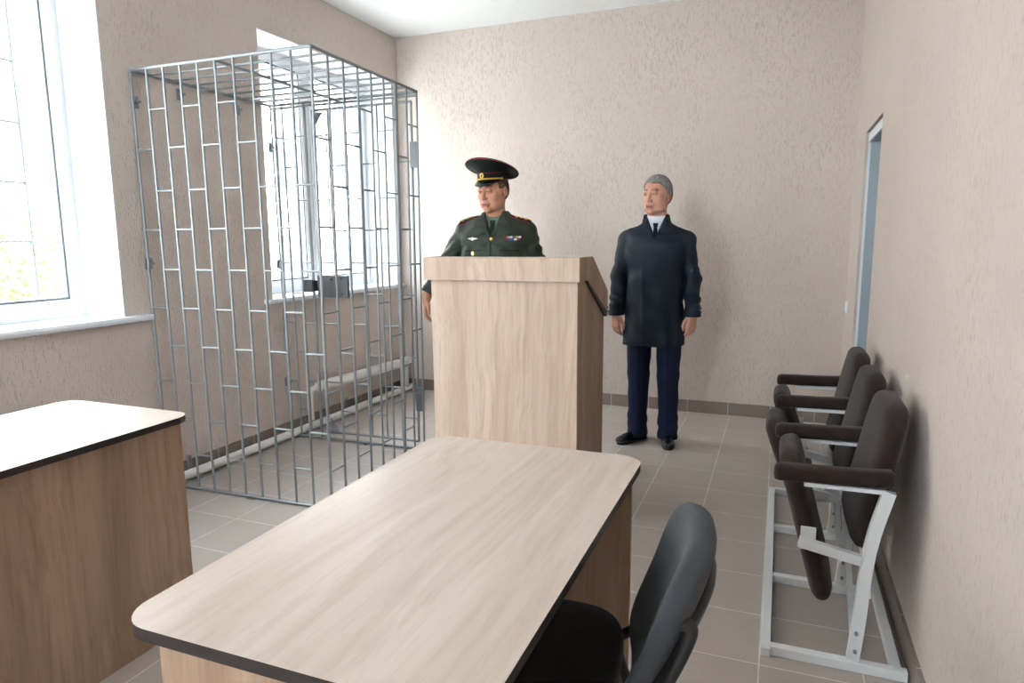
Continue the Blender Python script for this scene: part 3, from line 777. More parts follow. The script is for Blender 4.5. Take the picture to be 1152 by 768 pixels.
def patch(F_, poly, name, m, parent, off=.002, th=.003, step=.008, yfn=None, bulge=0):
    """thin cloth or metal piece with outline poly in (x, z), laid on the front surface of field F_"""
    bm = bmesh.new(); vs = [bm.verts.new((p[0], 0, p[1])) for p in poly]; f = bm.faces.new(vs)
    xs = [p[0] for p in poly]; zs = [p[1] for p in poly]
    for ax, lo, hi in ((0, min(xs), max(xs)), (2, min(zs), max(zs))):
        v = lo+step
        while v < hi-1e-6:
            co_ = [0, 0, 0]; co_[ax] = v; no = [0, 0, 0]; no[ax] = 1
            bmesh.ops.bisect_plane(bm, geom=bm.verts[:]+bm.edges[:]+bm.faces[:], plane_co=co_, plane_no=no); v += step
    last = None
    for v in bm.verts:
        y = yfn(v.co.x, v.co.z) if yfn else F_.front(v.co.x, v.co.z)
        if y is None: y = last if last is not None else 0
        last = y; v.co.y = y-off
    r = bmesh.ops.extrude_face_region(bm, geom=bm.faces[:])
    for v in [g_ for g_ in r['geom'] if isinstance(g_, bmesh.types.BMVert)]: v.co.y -= th
    return obj(name, bm, m, parent, smooth=True, angle=40)

SK = {}
def skin(name, col, red):
    m = mat(name, col, .5, spec=.35); nt, N, L, b = nodes(m); b.inputs['Subsurface Weight'].default_value = .06; b.inputs['Subsurface Radius'].default_value = (.01, .004, .002); b.inputs['Subsurface Scale'].default_value = .5
    v = coords(N, L); c = mixc(N, L, ramp(N, L, noise(N, L, v, 22, 3, .6), [(.35, 0.), (.7, .5)]), col, red); L.new(c, b.inputs['Base Color']); bump(N, L, b, noise(N, L, v, 240, 2, .6), .12, .0008); return m
M['skin1'] = skin('skin_fair', srgb(206, 158, 136), srgb(190, 126, 106)); M['skin2'] = skin('skin_tanned', srgb(200, 148, 122), srgb(178, 112, 90))
M['stub'] = skin('skin_jaw', srgb(192, 146, 126), srgb(178, 122, 104))
M['lips'] = mat('lips', srgb(170, 102, 92), .5); M['mouth'] = mat('mouth_inside', srgb(60, 25, 22), .6)
M['brow1'] = mat('brow_grey', srgb(120, 100, 88), .9); M['brow2'] = mat('brow_brown', srgb(128, 96, 74), .9)
M['hair1'] = mat('hair_grey', srgb(112, 112, 110), .8); nt, N, L, b = nodes(M['hair1'])
v_ = coords(N, L, (1, .3, 1)); L.new(mixc(N, L, ramp(N, L, noise(N, L, v_, 220, 3, .7), [(.35, 0.), (.65, 1.)]), srgb(84, 84, 84), srgb(160, 160, 158)), b.inputs['Base Color'])
M['hair2'] = mat('hair_brown', srgb(92, 74, 60), .85)
M['eyew'] = mat('eye_white', srgb(214, 205, 198), .25); M['iris'] = mat('iris', srgb(58, 48, 42), .2)
M['coat'] = fabric('navy_coat_cloth', srgb(13, 27, 42), 700, .6, .0, 0, .2); M['coat'].node_tree.nodes['Principled BSDF'].inputs['Specular IOR Level'].default_value = .3
M['trous'] = fabric('navy_suit_cloth', srgb(24, 32, 60), 900, .75, .0, 0, .2)
M['shirt'] = fabric('white_shirt_cloth', srgb(226, 230, 238), 900, .8, 0, 0, .1); M['tie'] = fabric('dark_tie_silk', srgb(22, 26, 40), 700, .5, 0, 0, .2)
M['shoe'] = mat('black_shoe_leather', srgb(18, 18, 20), .22, spec=.6); M['sole'] = mat('black_sole', srgb(14, 14, 15), .7)
M['unif'] = fabric('green_uniform_cloth', srgb(38, 49, 39), 800, .55, .0, 0, .25); M['unif'].node_tree.nodes['Principled BSDF'].inputs['Specular IOR Level'].default_value = .4
M['unif_d'] = fabric('dark_green_cap_cloth', srgb(24, 30, 27), 800, .7, .0, 0, .2)
M['gshirt'] = fabric('green_shirt_cloth', srgb(112, 134, 124), 900, .8, 0, 0, .1); M['gtie'] = fabric('green_tie_cloth', srgb(26, 50, 44), 700, .6, 0, 0, .2)
M['piping'] = mat('crimson_piping', srgb(120, 20, 32), .7); M['gold'] = mat('gold_metal', srgb(214, 180, 92), .3, .85); M['goldcord'] = mat('gold_cord', srgb(206, 170, 62), .5, .4)
M['silver'] = mat('silver_metal', srgb(214, 208, 190), .3, .8); M['visor'] = mat('black_lacquer_visor', srgb(12, 13, 20), .12, spec=.7)
M['rib_r'] = mat('ribbon_red', srgb(140, 40, 60), .7); M['rib_y'] = mat('ribbon_yellow', srgb(190, 170, 110), .7); M['rib_b'] = mat('ribbon_blue', srgb(90, 80, 150), .7); M['rib_g'] = mat('ribbon_green', srgb(70, 110, 80), .7); M['rib_w'] = mat('ribbon_white', srgb(215, 205, 205), .7)

def foot_prims(Fd, Mx):
    A = lambda p, k=.02, op='u': Fd.add(p, k, op, Mx)
    A(cone((0, .055, .040), (0, .02, .045), .036, .036)); A(cone((0, .01, .045), (0, -.10, .030), .038, .034)); A(ell((.0, -.135, .026), (.043, .058, .026)), .02); A(cone((0, .03, .05), (0, .035, .10), .04, .036), .03)
def foot_small(Fd, Mx):
    A = lambda p, k=.015, op='u': Fd.add(p, k, op, Mx)
    A(cone((0, .045, .042), (0, .02, .045), .025, .026)); A(cone((0, .01, .045), (0, -.09, .032), .026, .020)); A(cone((0, .03, .045), (0, .03, .12), .026, .028), .02)
def shoe(parent, Mx):
    c = np.array(Mx.translation); F_ = Field(c+(-.2, -.24, -.01), c+(.2, .2, .14), .003)
    foot_prims(F_, Mx); F_.clip(lambda X, Y, Z: (c[2]+.011)-Z); F_.clip(lambda X, Y, Z: Z-(c[2]+.098))
    o = to_mesh('shoe', [F_.mesh('', None, None)], M['shoe'], parent)
    bm = bmesh.new(); out = []
    for k in range(32):
        a = 2*PI*k/32; x = math.cos(a); y = math.sin(a); w = .040 if y < .3 else .036
        yy = -.045+.142*y; hw = .043*math.sqrt(max(1-abs(y)**3.2, 0))*(1-.10*(y > 0)*y-.12*math.exp(-((y-.15)/.3)**2))
        out.append((math.copysign(hw, x) if abs(x) > 1e-6 else 0, yy))
    rings = [[Mx@Vector((p[0]*s_, p[1]*s_+(-.045)*(1-s_), z)) for p in out] for z, s_ in ((.0, .97), (.003, 1.0), (.0125, 1.0))]
    loft(bm, rings); obj('sole', bm, M['sole'], o)
    # welt seam and laces
    bm = bmesh.new()
    for q in range(3):
        y = -.02-.022*q; pts = []
        for u in np.linspace(-.022, .022, 5):
            i = Mx@Vector((float(u), y, .2)); zt = F_.top(i.x, i.y); pts.append(Vector((i.x, i.y, (zt or .07)+.001)))
        tube(bm, pts, .002, 5)
    obj('laces', bm, M['sole'], o)
    return o

def eyes(Mx, parent, lookx=0):
    for s in (-1, 1):
        bm = bmesh.new(); bmesh.ops.create_uvsphere(bm, u_segments=20, v_segments=14, radius=.0122)
        for f in bm.faces:
            c = f.calc_center_median(); 
            if c.y < -.0098: f.material_index = 1
        bmesh.ops.transform(bm, verts=bm.verts[:], matrix=Mx@Matrix.Translation((s*.031, -.0812, .0108))@Matrix.Rotation(lookx, 4, 'Z'))
        obj('eye', bm, [M['eyew'], M['iris']], parent, smooth=True)

def limb_chain(Fd, pts, rs, k=.02, sy=1.):
    for a, b, r1, r2 in zip(pts[:-1], pts[1:], rs[:-1], rs[1:]): Fd.add(cone(a, b, r1, r2, sy), k)

def wr(X, Y, Z, seed=0, a=.003):
    return a*(np.sin(23*X+9*Z+seed)*np.sin(31*Z+11*Y+2*seed)+.6*np.sin(47*Z+19*X+13*Y+seed*3)*np.sin(17*X-29*Y+seed))

def person(name, label, loc, rotz, cfg):
    t = thing(name, label, 'person', loc, rotz)
    S_ = cfg['scale']
    HM = headM(cfg['head'], cfg['yaw'], cfg['pitch'], cfg.get('roll', 0))
    nb = cfg['neck']
    # ---- body: one continuous figure
    big = Field((-.56, -.34, -.0), (.56, .30, 1.56), .007)
    big.add(tor([(z, 0, cy+.004, a-.022, b-.022) for z, cy, a, b in cfg['torso']]), .02)
    for sd in ('L', 'R'):
        sh, el, wr_ = cfg['arm'+sd]; limb_chain(big, [sh, el, wr_], [.044, .031, .025], .02)
        hip, kn, an = cfg['leg'+sd]; limb_chain(big, [hip, kn, an], [.082, .055, .040], .04)
    for sd in ('L', 'R'): foot_small(big, Matrix.Translation(cfg['foot'+sd][0])@Matrix.Rotation(cfg['foot'+sd][1], 4, 'Z'))
    parts = [big.mesh('', None, None)]
    hd = Field(np.array(cfg['head'])-(.16, .17, .235), np.array(cfg['head'])+(.16, .17, .16), .0022)
    hp = np.array(HM@Vector((0, .018, -.055)))
    hd.add(cone(hp, nb, .054, .060), .02); hd.add(cone(nb, (nb[0], nb[1]+.01, nb[2]-.09), .062, .09), .03); head_parts(hd, HM, cfg.get('full', 1), 1, cfg.get('mouth', 0))
    hv, hq = hd.mesh('', None, None); parts.append((hv, hq)); nhead = len(hq)
    hands = []
    for sd, s in (('L', -1), ('R', 1)):
        w = Vector(cfg['arm'+sd][2]); d = cfg['handdir'+sd]
        HMx = Matrix.Translation(w)@Euler(d, 'XYZ').to_matrix().to_4x4()
        hf = Field(np.array(w)-(.13, .13, .22), np.array(w)+(.13, .13, .12), .0022); hand(hf, HMx, s, cfg.get('curl', 1.)); parts.append(hf.mesh('', None, None))
    hz = head_zone(HM); nb_ = len(parts[0][1])
    def zone(P):
        out = np.zeros(len(P), int); out[nb_:nb_+nhead] = hz(P[nb_:nb_+nhead]); return out
    body = to_mesh('body', parts, [cfg['skin'], M['lips'], cfg['brow'], M['mouth'], M['stub']], t, zone)
    eyes(HM, t, cfg.get('look', 0))
    hair_mesh(HM, t, cfg['hairm'], cfg['hair'], cfg['grow'])
    # ---- trousers
    tr = Field((-.30, -.30, .03), (.30, .30, 1.08), .0045)
    tr.add(tor([(.80, 0, .005, .165, .115), (.9, 0, .005, .178, .125), (1.0, 0, .0, .165, .115), (1.05, 0, 0, .160, .11)]), .02)
    for sd, s in (('L', -1), ('R', 1)):
        hip, kn, an = [np.array(p) for p in cfg['leg'+sd]]
        f_ = np.array(cfg['foot'+sd][0]); kx = (hip+kn)/2
        tr.add(cone(hip, kn, .092, .070, 1.05), .012); tr.add(cone(kn, (f_[0], f_[1]+.01, .135), .070, .060, 1.15), .012); tr.add(cone((f_[0], f_[1]+.01, .15), (f_[0], f_[1]-.0, .045), .062, .066, 1.25), .02)
    tr.disp(lambda X, Y, Z: wr(X, Y, Z, 1, .0018)+.0035*np.sin(Z*75+X*20+Y*12)*np.exp(-((Z-.11)/.05)**2)-.004*np.exp(-((np.abs(X)-.092)/.006)**2)*(Y < 0))
    tr.clip(lambda X, Y, Z: .030+.10*np.clip(-(Y-.0)-.02, 0, .2)-Z+0*X)
    # sharp front crease
    to_mesh('trousers', [tr.mesh('', None, None)], cfg['trm'], t)
    for sd in ('L', 'R'): shoe(t, Matrix.Translation(cfg['foot'+sd][0])@Matrix.Rotation(cfg['foot'+sd][1], 4, 'Z'))
    return t, HM

# ---- the man in the navy coat
CT = [(.655, .012, .205, .160), (.80, .008, .194, .150), (.95, .004, .180, .142), (1.10, .0, .178, .138), (1.22, -.004, .192, .136), (1.30, .0, .200, .124), (1.35, .004, .196, .110), (1.395, .010, .158, .094), (1.425, .014, .098, .080), (1.455, .018, .078, .072), (1.475, .018, .073, .070)]
cfgA = dict(scale=1, head=(0.0, -.012, 1.592), yaw=-.44, pitch=.02, neck=(0, .02, 1.44),
    torso=[(.86, .0, .17, .12), (1.0, .0, .165, .115), (1.2, -.0, .185, .125), (1.32, .0, .185, .11), (1.39, .01, .13, .085), (1.43, .015, .075, .075)],
    armL=[(-.180, .01, 1.322), (-.226, .01, 1.08), (-.240, -.045, .855)], armR=[(.180, .01, 1.322), (.226, .01, 1.08), (.238, -.045, .86)],
    legL=[(-.092, .0, .86), (-.090, -.015, .46), (-.092, .015, .10)], legR=[(.096, .0, .86), (.098, -.015, .46), (.100, .0, .10)],
    footL=[(-.096, .02, 0), -.62], footR=[(.104, .005, 0), .10], handdirL=(-.05, .02, .75), handdirR=(-.05, -.02, -.75),
    skin=M['skin1'], brow=M['brow1'], hairm=M['hair1'], grow=.009, curl=1.25, full=1.0, look=.05, trm=M['trous'],
    hair=lambda x, y, z: np.maximum(np.maximum(.078-.9*np.clip(y+.062, 0, .05)-np.clip((y+.012)*2.2, 0, .10)-z-.004*np.sin(x*90), -.05-z), .35*(-y-.004-.75*z-.012)))
tA, HA = person('person', 'standing grey-haired man in a long dark navy coat and white shirt, arms at his sides', (-.742, 4.36, 0), .10, cfgA)
cf = Field((-.34, -.24, .63), (.34, .26, 1.50), .0042)
cf.add(tor([(z, 0, cy, a, b) for z, cy, a, b in CT], 2.3), .01)
for sd in ('L', 'R'):
    sh, el, w_ = [np.array(p, float) for p in cfgA['arm'+sd]]; s = -1 if sd == 'L' else 1
    cf.add(cone(sh+(s*-.03, 0, .0), sh+(s*.0, 0, -.01), .062, .064), .03); cf.add(cone(sh+(0, 0, -.01), el, .064, .055), .012); cf.add(cone(el, w_+(0, 0, -.015), .055, .050), .008)
cf.disp(lambda X, Y, Z: wr(X, Y, Z, 4, .0055)+.0045*np.sin(Z*75-np.abs(X)*60+Y*30+2.2*np.sin(Z*21+Y*14))*np.exp(-((Z-1.0)/.16)**2)*(np.abs(X) > .2)-.006*np.exp(-((X+.075-.03*(1.2-Z))/.012)**2)*np.clip((1.25-Z)*3, 0, 1)+.004*np.exp(-((X-.11)/.02)**2)*np.clip((1.1-Z)*3, 0, 1)+.003*np.sin(X*70+Z*8)*np.clip((1.0-Z)*3, 0, 1)*(np.abs(X) < .2)+.003*np.sin(Z*50+X*25)*np.exp(-((Z-1.1)/.08)**2)*(np.abs(X) > .19))
# arms are separated from the skirt by a fold
cf.clip(lambda X, Y, Z: np.where(np.abs(X) > .195+.0*Z, .842-Z, .655-Z)+0*Y)
# neck opening
def vneck(top, bot, hw, y0=-.02):
    def fn(X, Y, Z):
        w = hw*np.clip((Z-bot)/(top-bot), 0, 1.3)
        return np.maximum(np.maximum(np.abs(X)-w, bot-Z), Y-y0)
    return fn, np.array((0, -.08, (top+bot)/2+.03)), .14
cf.add(vneck(1.45, 1.33, .048), .002, 's')
cf.add(cone((0, .012, 1.44), (0, .012, 1.52), .060, .062), .004, 's')
coat = to_mesh('coat', [cf.mesh('', None, None)], M['coat'], tA)
sf = Field((-.12, -.16, 1.26), (.12, .12, 1.50), .004)
sf.add(tor([(1.27, .0, .0, .10, .115), (1.35, 0, .004, .09, .098), (1.41, 0, .012, .068, .072), (1.44, 0, .012, .0605, .0625), (1.498, 0, .012, .0595, .062)]), .01); sf.clip(lambda X, Y, Z: Z-(1.480+.25*(Y-.0))+0*X)
to_mesh('shirt', [sf.mesh('', None, None)], M['shirt'], tA)
for s in (-1, 1): patch(sf, [(s*.002, 1.437), (s*.054, 1.474), (s*.052, 1.435), (s*.032, 1.392)], 'shirt_collar', M['shirt'], tA, .004, .004)
patch(sf, [(-.016, 1.425), (.016, 1.425), (.011, 1.395), (.022, 1.28), (-.022, 1.28), (-.011, 1.395)], 'tie', M['tie'], tA, .006, .007, yfn=lambda x, z: (sf.front(0, min(z, 1.42)) or -.06)+abs(x)*.3)
for s in (-1, 1):
    patch(cf, [(s*.012, 1.322), (s*.040, 1.345), (s*.088, 1.338), (s*.106, 1.375), (s*.092, 1.412), (s*.070, 1.448), (s*.056, 1.452), (s*.036, 1.405)], 'coat_collar', M['coat'], tA, .010, .009,
          yfn=lambda x, z: min((cf.front(math.copysign(max(abs(x), .052+(z-1.33)*.05), x), z) or -.03), -.02) if z > 1.36 else (cf.front(x, z) or -.1))
# collar stand behind the neck
bm = bmesh.new(); rings = []
for k in range(25):
    a = math.radians(-25+230*k/24); ca, sa = math.cos(a), math.sin(a); z0, z1 = 1.420, 1.478+.006*sa
    rings.append([Vector((.072*ca, .014+.068*sa, z0)), Vector((.070*ca, .014+.066*sa, z1)), Vector((.074*ca, .014+.070*sa, z1+.003)), Vector((.080*ca, .014+.077*sa, z1-.002)), Vector((.092*ca, .014+.088*sa, z0))])
loft(bm, rings); obj('collar_stand', bm, M['coat'], tA, smooth=True, angle=60)
patch(cf, [(.012, 1.32), (.016, 1.32), (.020, .67), (.016, .67)], 'coat_placket', M['tie'], tA, .0002, .0012, step=.02)
for s in (-1, 1):
    for q in range(2):
        w_ = Vector(cfgA['armR' if s > 0 else 'armL'][2]); bm = bmesh.new(); p = w_+Vector((s*.048, -.018+.001*q, .015+.022*q)); tube(bm, [p, p+Vector((s*.006, -.002, 0))], .007, 10); obj('cuff_button', bm, M['black'], tA)

# ---- the officer
OT = [(.74, .005, .205, .145), (.86, .004, .200, .140), (1.0, .0, .196, .138), (1.12, -.006, .202, .142), (1.24, -.008, .208, .142), (1.34, -.002, .212, .130), (1.405, .004, .198, .112), (1.445, .010, .150, .092), (1.475, .016, .098, .078), (1.498, .018, .078, .072)]
cfgB = dict(scale=1, head=(-.005, -.016, 1.612), yaw=-.44, pitch=.15, neck=(0, .02, 1.455), mouth=.002,
    torso=[(.86, .0, .17, .12), (1.0, .0, .17, .115), (1.2, -.0, .19, .125), (1.34, .0, .19, .11), (1.41, .01, .13, .085), (1.45, .015, .075, .075)],
    armL=[(-.182, .01, 1.385), (-.325, .03, 1.165), (-.428, -.035, .985)], armR=[(.182, .01, 1.385), (.275, .02, 1.14), (.285, -.03, .90)],
    legL=[(-.092, .0, .86), (-.100, -.015, .46), (-.105, .015, .10)], legR=[(.092, .0, .86), (.100, -.015, .46), (.105, .015, .10)],
    footL=[(-.11, .02, 0), -.2], footR=[(.11, .02, 0), .2], handdirL=(-.05, .12, .2), handdirR=(-.05, -.02, -.3),
    skin=M['skin2'], brow=M['brow2'], hairm=M['hair2'], grow=.004, curl=1.1, full=1.04, look=.1, trm=M['unif'],
    hair=lambda x, y, z: np.maximum(np.maximum(-.055-z, z-.075), np.where(y < .03, .018-z, (-1.+0*z))+np.where(y < -.035, 1., 0.)))
tB, HB = person('person', 'officer in a green uniform and peaked cap behind the lectern, looking down to one side', (-1.612, 3.80, 0), .20, cfgB)
jf = Field((-.56, -.24, .70), (.42, .26, 1.52), .0042)
jf.add(tor([(z, 0, cy, a, b) for z, cy, a, b in OT], 2.3), .01)
for sd in ('L', 'R'):
    sh, el, w_ = [np.array(p, float) for p in cfgB['arm'+sd]]; s = -1 if sd == 'L' else 1
    jf.add(cone(sh+(s*-.03, 0, .01), sh+(s*.0, 0, -.005), .062, .064), .03); jf.add(cone(sh+(0, 0, -.005), el, .064, .057), .014); jf.add(cone(el, w_+(w_-el)*-.06, .057, .047), .012)
jf.disp(lambda X, Y, Z: wr(X, Y, Z, 9, .0050)+.006*np.sin(Z*85-X*60+1.5*np.sin(Y*25))*np.exp(-((Z-1.27)/.09)**2)*np.clip((np.abs(X)-.20)*16, 0, 1)+.003*np.sin(Z*40+np.abs(X)*70)*(Z < 1.3))
for sd in ('L', 'R'):
    sh, el, w_ = [np.array(p, float) for p in cfgB['arm'+sd]]; d_ = (w_-el)/np.linalg.norm(w_-el); pc = w_-d_*.02
    def cutf(X, Y, Z, d_=d_, pc=pc, s=(-1 if sd == 'L' else 1)):
        v = (X-pc[0])*d_[0]+(Y-pc[1])*d_[1]+(Z-pc[2])*d_[2]
        near = (s*X > .2)
        return np.where(near, np.minimum(v, .05), -1.)
    jf.clip(cutf)
jf.add(vneck(1.47, 1.345, .045), .002, 's'); jf.add(cone((0, .012, 1.455), (0, .012, 1.54), .062, .064), .004, 's')
jacket = to_mesh('jacket', [jf.mesh('', None, None)], M['unif'], tB)
sf2 = Field((-.12, -.16, 1.28), (.12, .12, 1.52), .004)
sf2.add(tor([(1.29, .0, .0, .10, .120), (1.37, 0, .002, .09, .104), (1.43, 0, .012, .070, .074), (1.46, 0, .012, .0625, .0645), (1.50, 0, .012, .0615, .064)]), .01); sf2.clip(lambda X, Y, Z: Z-(1.478+.3*(Y-.0))+0*X)
to_mesh('shirt', [sf2.mesh('', None, None)], M['gshirt'], tB)
for s in (-1, 1): patch(sf2, [(s*.002, 1.445), (s*.050, 1.482), (s*.046, 1.44), (s*.030, 1.402)], 'shirt_collar', M['gshirt'], tB, .004, .004)
patch(sf2, [(-.017, 1.445), (.017, 1.445), (.012, 1.412), (.024, 1.30), (-.024, 1.30), (-.012, 1.412)], 'tie', M['gtie'], tB, .006, .007, yfn=lambda x, z: (sf2.front(0, min(z, 1.44)) or -.06)+abs(x)*.3)
for s in (-1, 1):
    patch(jf, [(s*.008, 1.345), (s*.030, 1.375), (s*.085, 1.352), (s*.128, 1.362), (s*.112, 1.405), (s*.088, 1.445), (s*.066, 1.475), (s*.052, 1.478), (s*.036, 1.42)], 'jacket_collar', M['unif'], tB, .010, .009,
          yfn=lambda x, z: min((jf.front(math.copysign(max(abs(x), .052), x), z) or -.03), -.02) if z > 1.38 else (jf.front(x, z) or -.1))
bm = bmesh.new(); rings = []
for k in range(25):
    a = math.radians(-25+230*k/24); ca, sa = math.cos(a), math.sin(a); z0, z1 = 1.44, 1.492+.010*sa
    rings.append([Vector((.075*ca, .014+.070*sa, z0)), Vector((.073*ca, .014+.068*sa, z1)), Vector((.077*ca, .014+.072*sa, z1+.003)), Vector((.084*ca, .014+.080*sa, z1-.002)), Vector((.098*ca, .014+.094*sa, z0))])
loft(bm, rings); obj('collar_stand', bm, M['unif'], tB, smooth=True, angle=60)
patch(jf, [(-.003, 1.345), (.003, 1.345), (.003, .78), (-.003, .78)], 'placket', M['unif_d'], tB, .0002, .0015, step=.02)
for s in (-1, 1):
    patch(jf, [(s*.055, 1.272), (s*.165, 1.268), (s*.165, 1.262), (s*.055, 1.266)], 'pocket_seam', M['unif_d'], tB, .0002, .002)
    patch(jf, [(s*.055, .94), (s*.175, .94), (s*.172, .89), (s*.058, .89)], 'pocket_flap', M['unif'], tB, .001, .004)
for z in (1.335, 1.20, 1.06, .92):
    y = jf.front(0.004, z); bm = bmesh.new(); bmesh.ops.create_uvsphere(bm, u_segments=14, v_segments=8, radius=.011)
    for v in bm.verts: v.co.y *= .45
    bmesh.ops.translate(bm, verts=bm.verts[:], vec=(.004, y-.003, z)); obj('button', bm, M['gold'], tB, smooth=True)
# ribbon bars: 2 rows
rows = [(1.345, 6, .016), (1.332, 5, .016)]; bm = bmesh.new(); cols = [0, 1, 4, 3, 1, 4, 0, 2, 2, 4, 0]
ci = 0
for z, n, wd in rows:
    for k in range(n):
        x0 = .128-(n*wd)/2+k*wd; y = jf.front(x0+wd/2, z)
        box(bm, (x0, y-.006, z-.0055), (x0+wd-.001, y+.003, z+.0055), cols[ci % 11]); ci += 1
obj('ribbon_bar', bm, [M['rib_r'], M['rib_y'], M['rib_b'], M['rib_g'], M['rib_w']], tB)
patch(jf, [(-.145, 1.338), (-.122, 1.331), (-.112, 1.325), (-.102, 1.331), (-.078, 1.338), (-.095, 1.342), (-.106, 1.343), (-.112, 1.348), (-.118, 1.343), (-.128, 1.342)], 'wing_badge', M['silver'], tB, .001, .004, step=.01)
patch(jf, [(-.112+.010*math.cos(a)*(1.), 1.250+.015*math.sin(a)) for a in np.linspace(0, 2*PI, 15)[:-1]], 'oval_badge', M['gold'], tB, .001, .004, step=.01)
bm = bmesh.new()
box(bm, (-.117, (jf.front(-.112, 1.25) or -.13)-.008, 1.243), (-.107, (jf.front(-.112, 1.25) or -.13)-.004, 1.256), bev=.001); obj('badge_centre', bm, M['silver'], tB)
# shoulder boards
for s in (-1, 1):
    bm = bmesh.new(); V0 = []
    def zt(x, y): return jf.top(x, y) or 1.4
    n = 10; W_ = .026
    for lay in (0, 1):
        for i in range(n+1):
            x = s*(.098+.122*i/n)
            for j, yy in enumerate((-W_, 0, W_)):
                yq = -.012+yy*(1 if i > 0 else .55); z = zt(x, yq)+.004+.004*lay
                V0.append(bm.verts.new((x, yq, z)))
    o1 = 3*(n+1)
    for i in range(n):
        for j in range(2):
            a = i*3+j; q = (a, a+1, a+4, a+3); f1 = bm.faces.new([V0[v+o1] for v in q]); bm.faces.new([V0[v] for v in q[::-1]])
    for i in range(n):
        for j, (a, b_) in enumerate(((i*3, i*3+3), (i*3+2, i*3+5))): bm.faces.new([V0[a], V0[b_], V0[b_+o1], V0[a+o1]]).material_index = 1
    for i in (0, n):
        for j in range(2): a = i*3+j; bm.faces.new([V0[a], V0[a+1], V0[a+1+o1], V0[a+o1]]).material_index = 1
    sb = obj('shoulder_board', bm, [M['unif_d'], M['piping']], tB)
    for yy in (-.009, .009):
        bm = bmesh.new(); tube(bm, [Vector((s*(.105+.11*q/6), -.012+yy, zt(s*(.105+.11*q/6), -.012+yy)+.0088)) for q in range(7)], .0016, 5); obj('stripe', bm, M['piping'], sb)
    for q in (.135, .165, .195):
        x = s*q; z = zt(x, -.022)+.011; bm = bmesh.new(); cv = bm.verts.new((x, -.024, z+.004)); rg = []
        for k in range(10):
            a = PI/5*k; r_ = .0125 if k % 2 == 0 else .006; rg.append(bm.verts.new((x+r_*math.cos(a), -.024+r_*math.sin(a)*.8, z+r_*math.sin(a)*.5)))
        for k in range(10): bm.faces.new((cv, rg[k], rg[(k+1) % 10]))
        bm.faces.new(rg[::-1]); obj('star', bm, M['gold'], sb)
# peaked cap, in head coordinates
CM = HB@Matrix.Translation((0, .014, .066))@Matrix.Rotation(math.radians(-3), 4, 'X')
def ring(a, b, z, zf, n=56, cy=0, lift=None):
    out = []
    for k in range(n):
        t_ = 2*PI*k/n; x, y = a*math.cos(t_), cy+b*math.sin(t_); fr_ = (-math.sin(t_)+1)/2
        out.append(CM@Vector((x, y, z+zf*fr_)))
    return out
cap = None
bm = bmesh.new(); loft(bm, [ring(.0835, .103, .0, 0), ring(.086, .106, .0, 0), ring(.087, .107, .040, .004), ring(.084, .104, .041, .004)], cap0=False, cap1=False); cap = obj('cap', bm, M['unif_d'], tB, smooth=True, angle=50)
bm = bmesh.new(); rg = [ring(.0875, .1075, .038, .004), ring(.100, .118, .032, .036), ring(.125, .132, .018, .080, cy=-.004), ring(.148, .146, .004, .112, cy=-.006), ring(.157, .150, .000, .126, cy=-.008), ring(.152, .146, .007, .126, cy=-.006), ring(.118, .114, .024, .106, cy=-.004), ring(.06, .06, .045, .074), ring(.01, .01, .062, .044)]
loft(bm, rg, cap0=False); obj('crown', bm, M['unif_d'], cap, smooth=True)
def ringtube(a, b, z, zf, r, m, nm, cy=0, k0=0, k1=56):
    P_ = ring(a, b, z, zf, cy=cy); bm = bmesh.new(); P_ = P_[k0:k1]+([P_[0]] if k1-k0 == 56 else []); tube(bm, P_, r, 6, cap=k1-k0 < 56); return obj(nm, bm, m, cap, smooth=True)
ringtube(.1575, .1505, .0005, .126, .0028, M['piping'], 'crown_piping', cy=-.008); ringtube(.0885, .1085, .040, .004, .0022, M['piping'], 'band_piping'); ringtube(.087, .107, .002, 0, .0016, M['piping'], 'band_piping')
bm = bmesh.new(); top_, bot = [], []
n = 20; G = []
for i in range(n+1):
    a = math.radians(200+140*i/n); row = []
    for q in range(6):
        u = q/5; ext = .040*math.sin(PI*i/n)**.8*u; x = (.0865+ext*.25)*math.cos(a); y = .107*math.sin(a)-ext*.9; z = .006-ext*.62-.25*ext*u
        row.append((x, y, z))
    G.append(row)
V1 = [[bm.verts.new(CM@Vector(p)) for p in r_] for r_ in G]; V2 = [[bm.verts.new(CM@(Vector(p)-Vector((0, 0, .0028)))) for p in r_] for r_ in G]
for i in range(n):
    for q in range(5): bm.faces.new((V1[i][q], V1[i+1][q], V1[i+1][q+1], V1[i][q+1])); bm.faces.new((V2[i][q], V2[i][q+1], V2[i+1][q+1], V2[i+1][q]))
    bm.faces.new((V1[i][5], V1[i+1][5], V2[i+1][5], V2[i][5])); bm.faces.new((V1[i][0], V2[i][0], V2[i+1][0], V1[i+1][0]))
bmesh.ops.remove_doubles(bm, verts=bm.verts[:], dist=.0001)
obj('visor', bm, M['visor'], cap, smooth=True, angle=50)
P_ = [CM@Vector((.0895*math.cos(a), .1105*math.sin(a)-.004*math.sin(PI*i/24), .009+.002*math.sin(PI*i/24))) for i, a in enumerate([math.radians(196+148*i/24) for i in range(25)])]
bm = bmesh.new(); tube(bm, P_, .0048, 8); obj('gold_cord', bm, M['goldcord'], cap, smooth=True)
for s in (-1, 1):
    bm = bmesh.new(); a = math.radians(270+s*74); p = Vector((.0895*math.cos(a), .1105*math.sin(a), .009)); bmesh.ops.create_uvsphere(bm, u_segments=10, v_segments=8, radius=.0068); bmesh.ops.transform(bm, verts=bm.verts[:], matrix=CM@Matrix.Translation(p)); obj('cord_button', bm, M['gold'], cap, smooth=True)
bm = bmesh.new(); bmesh.ops.create_uvsphere(bm, u_segments=18, v_segments=12, radius=1)
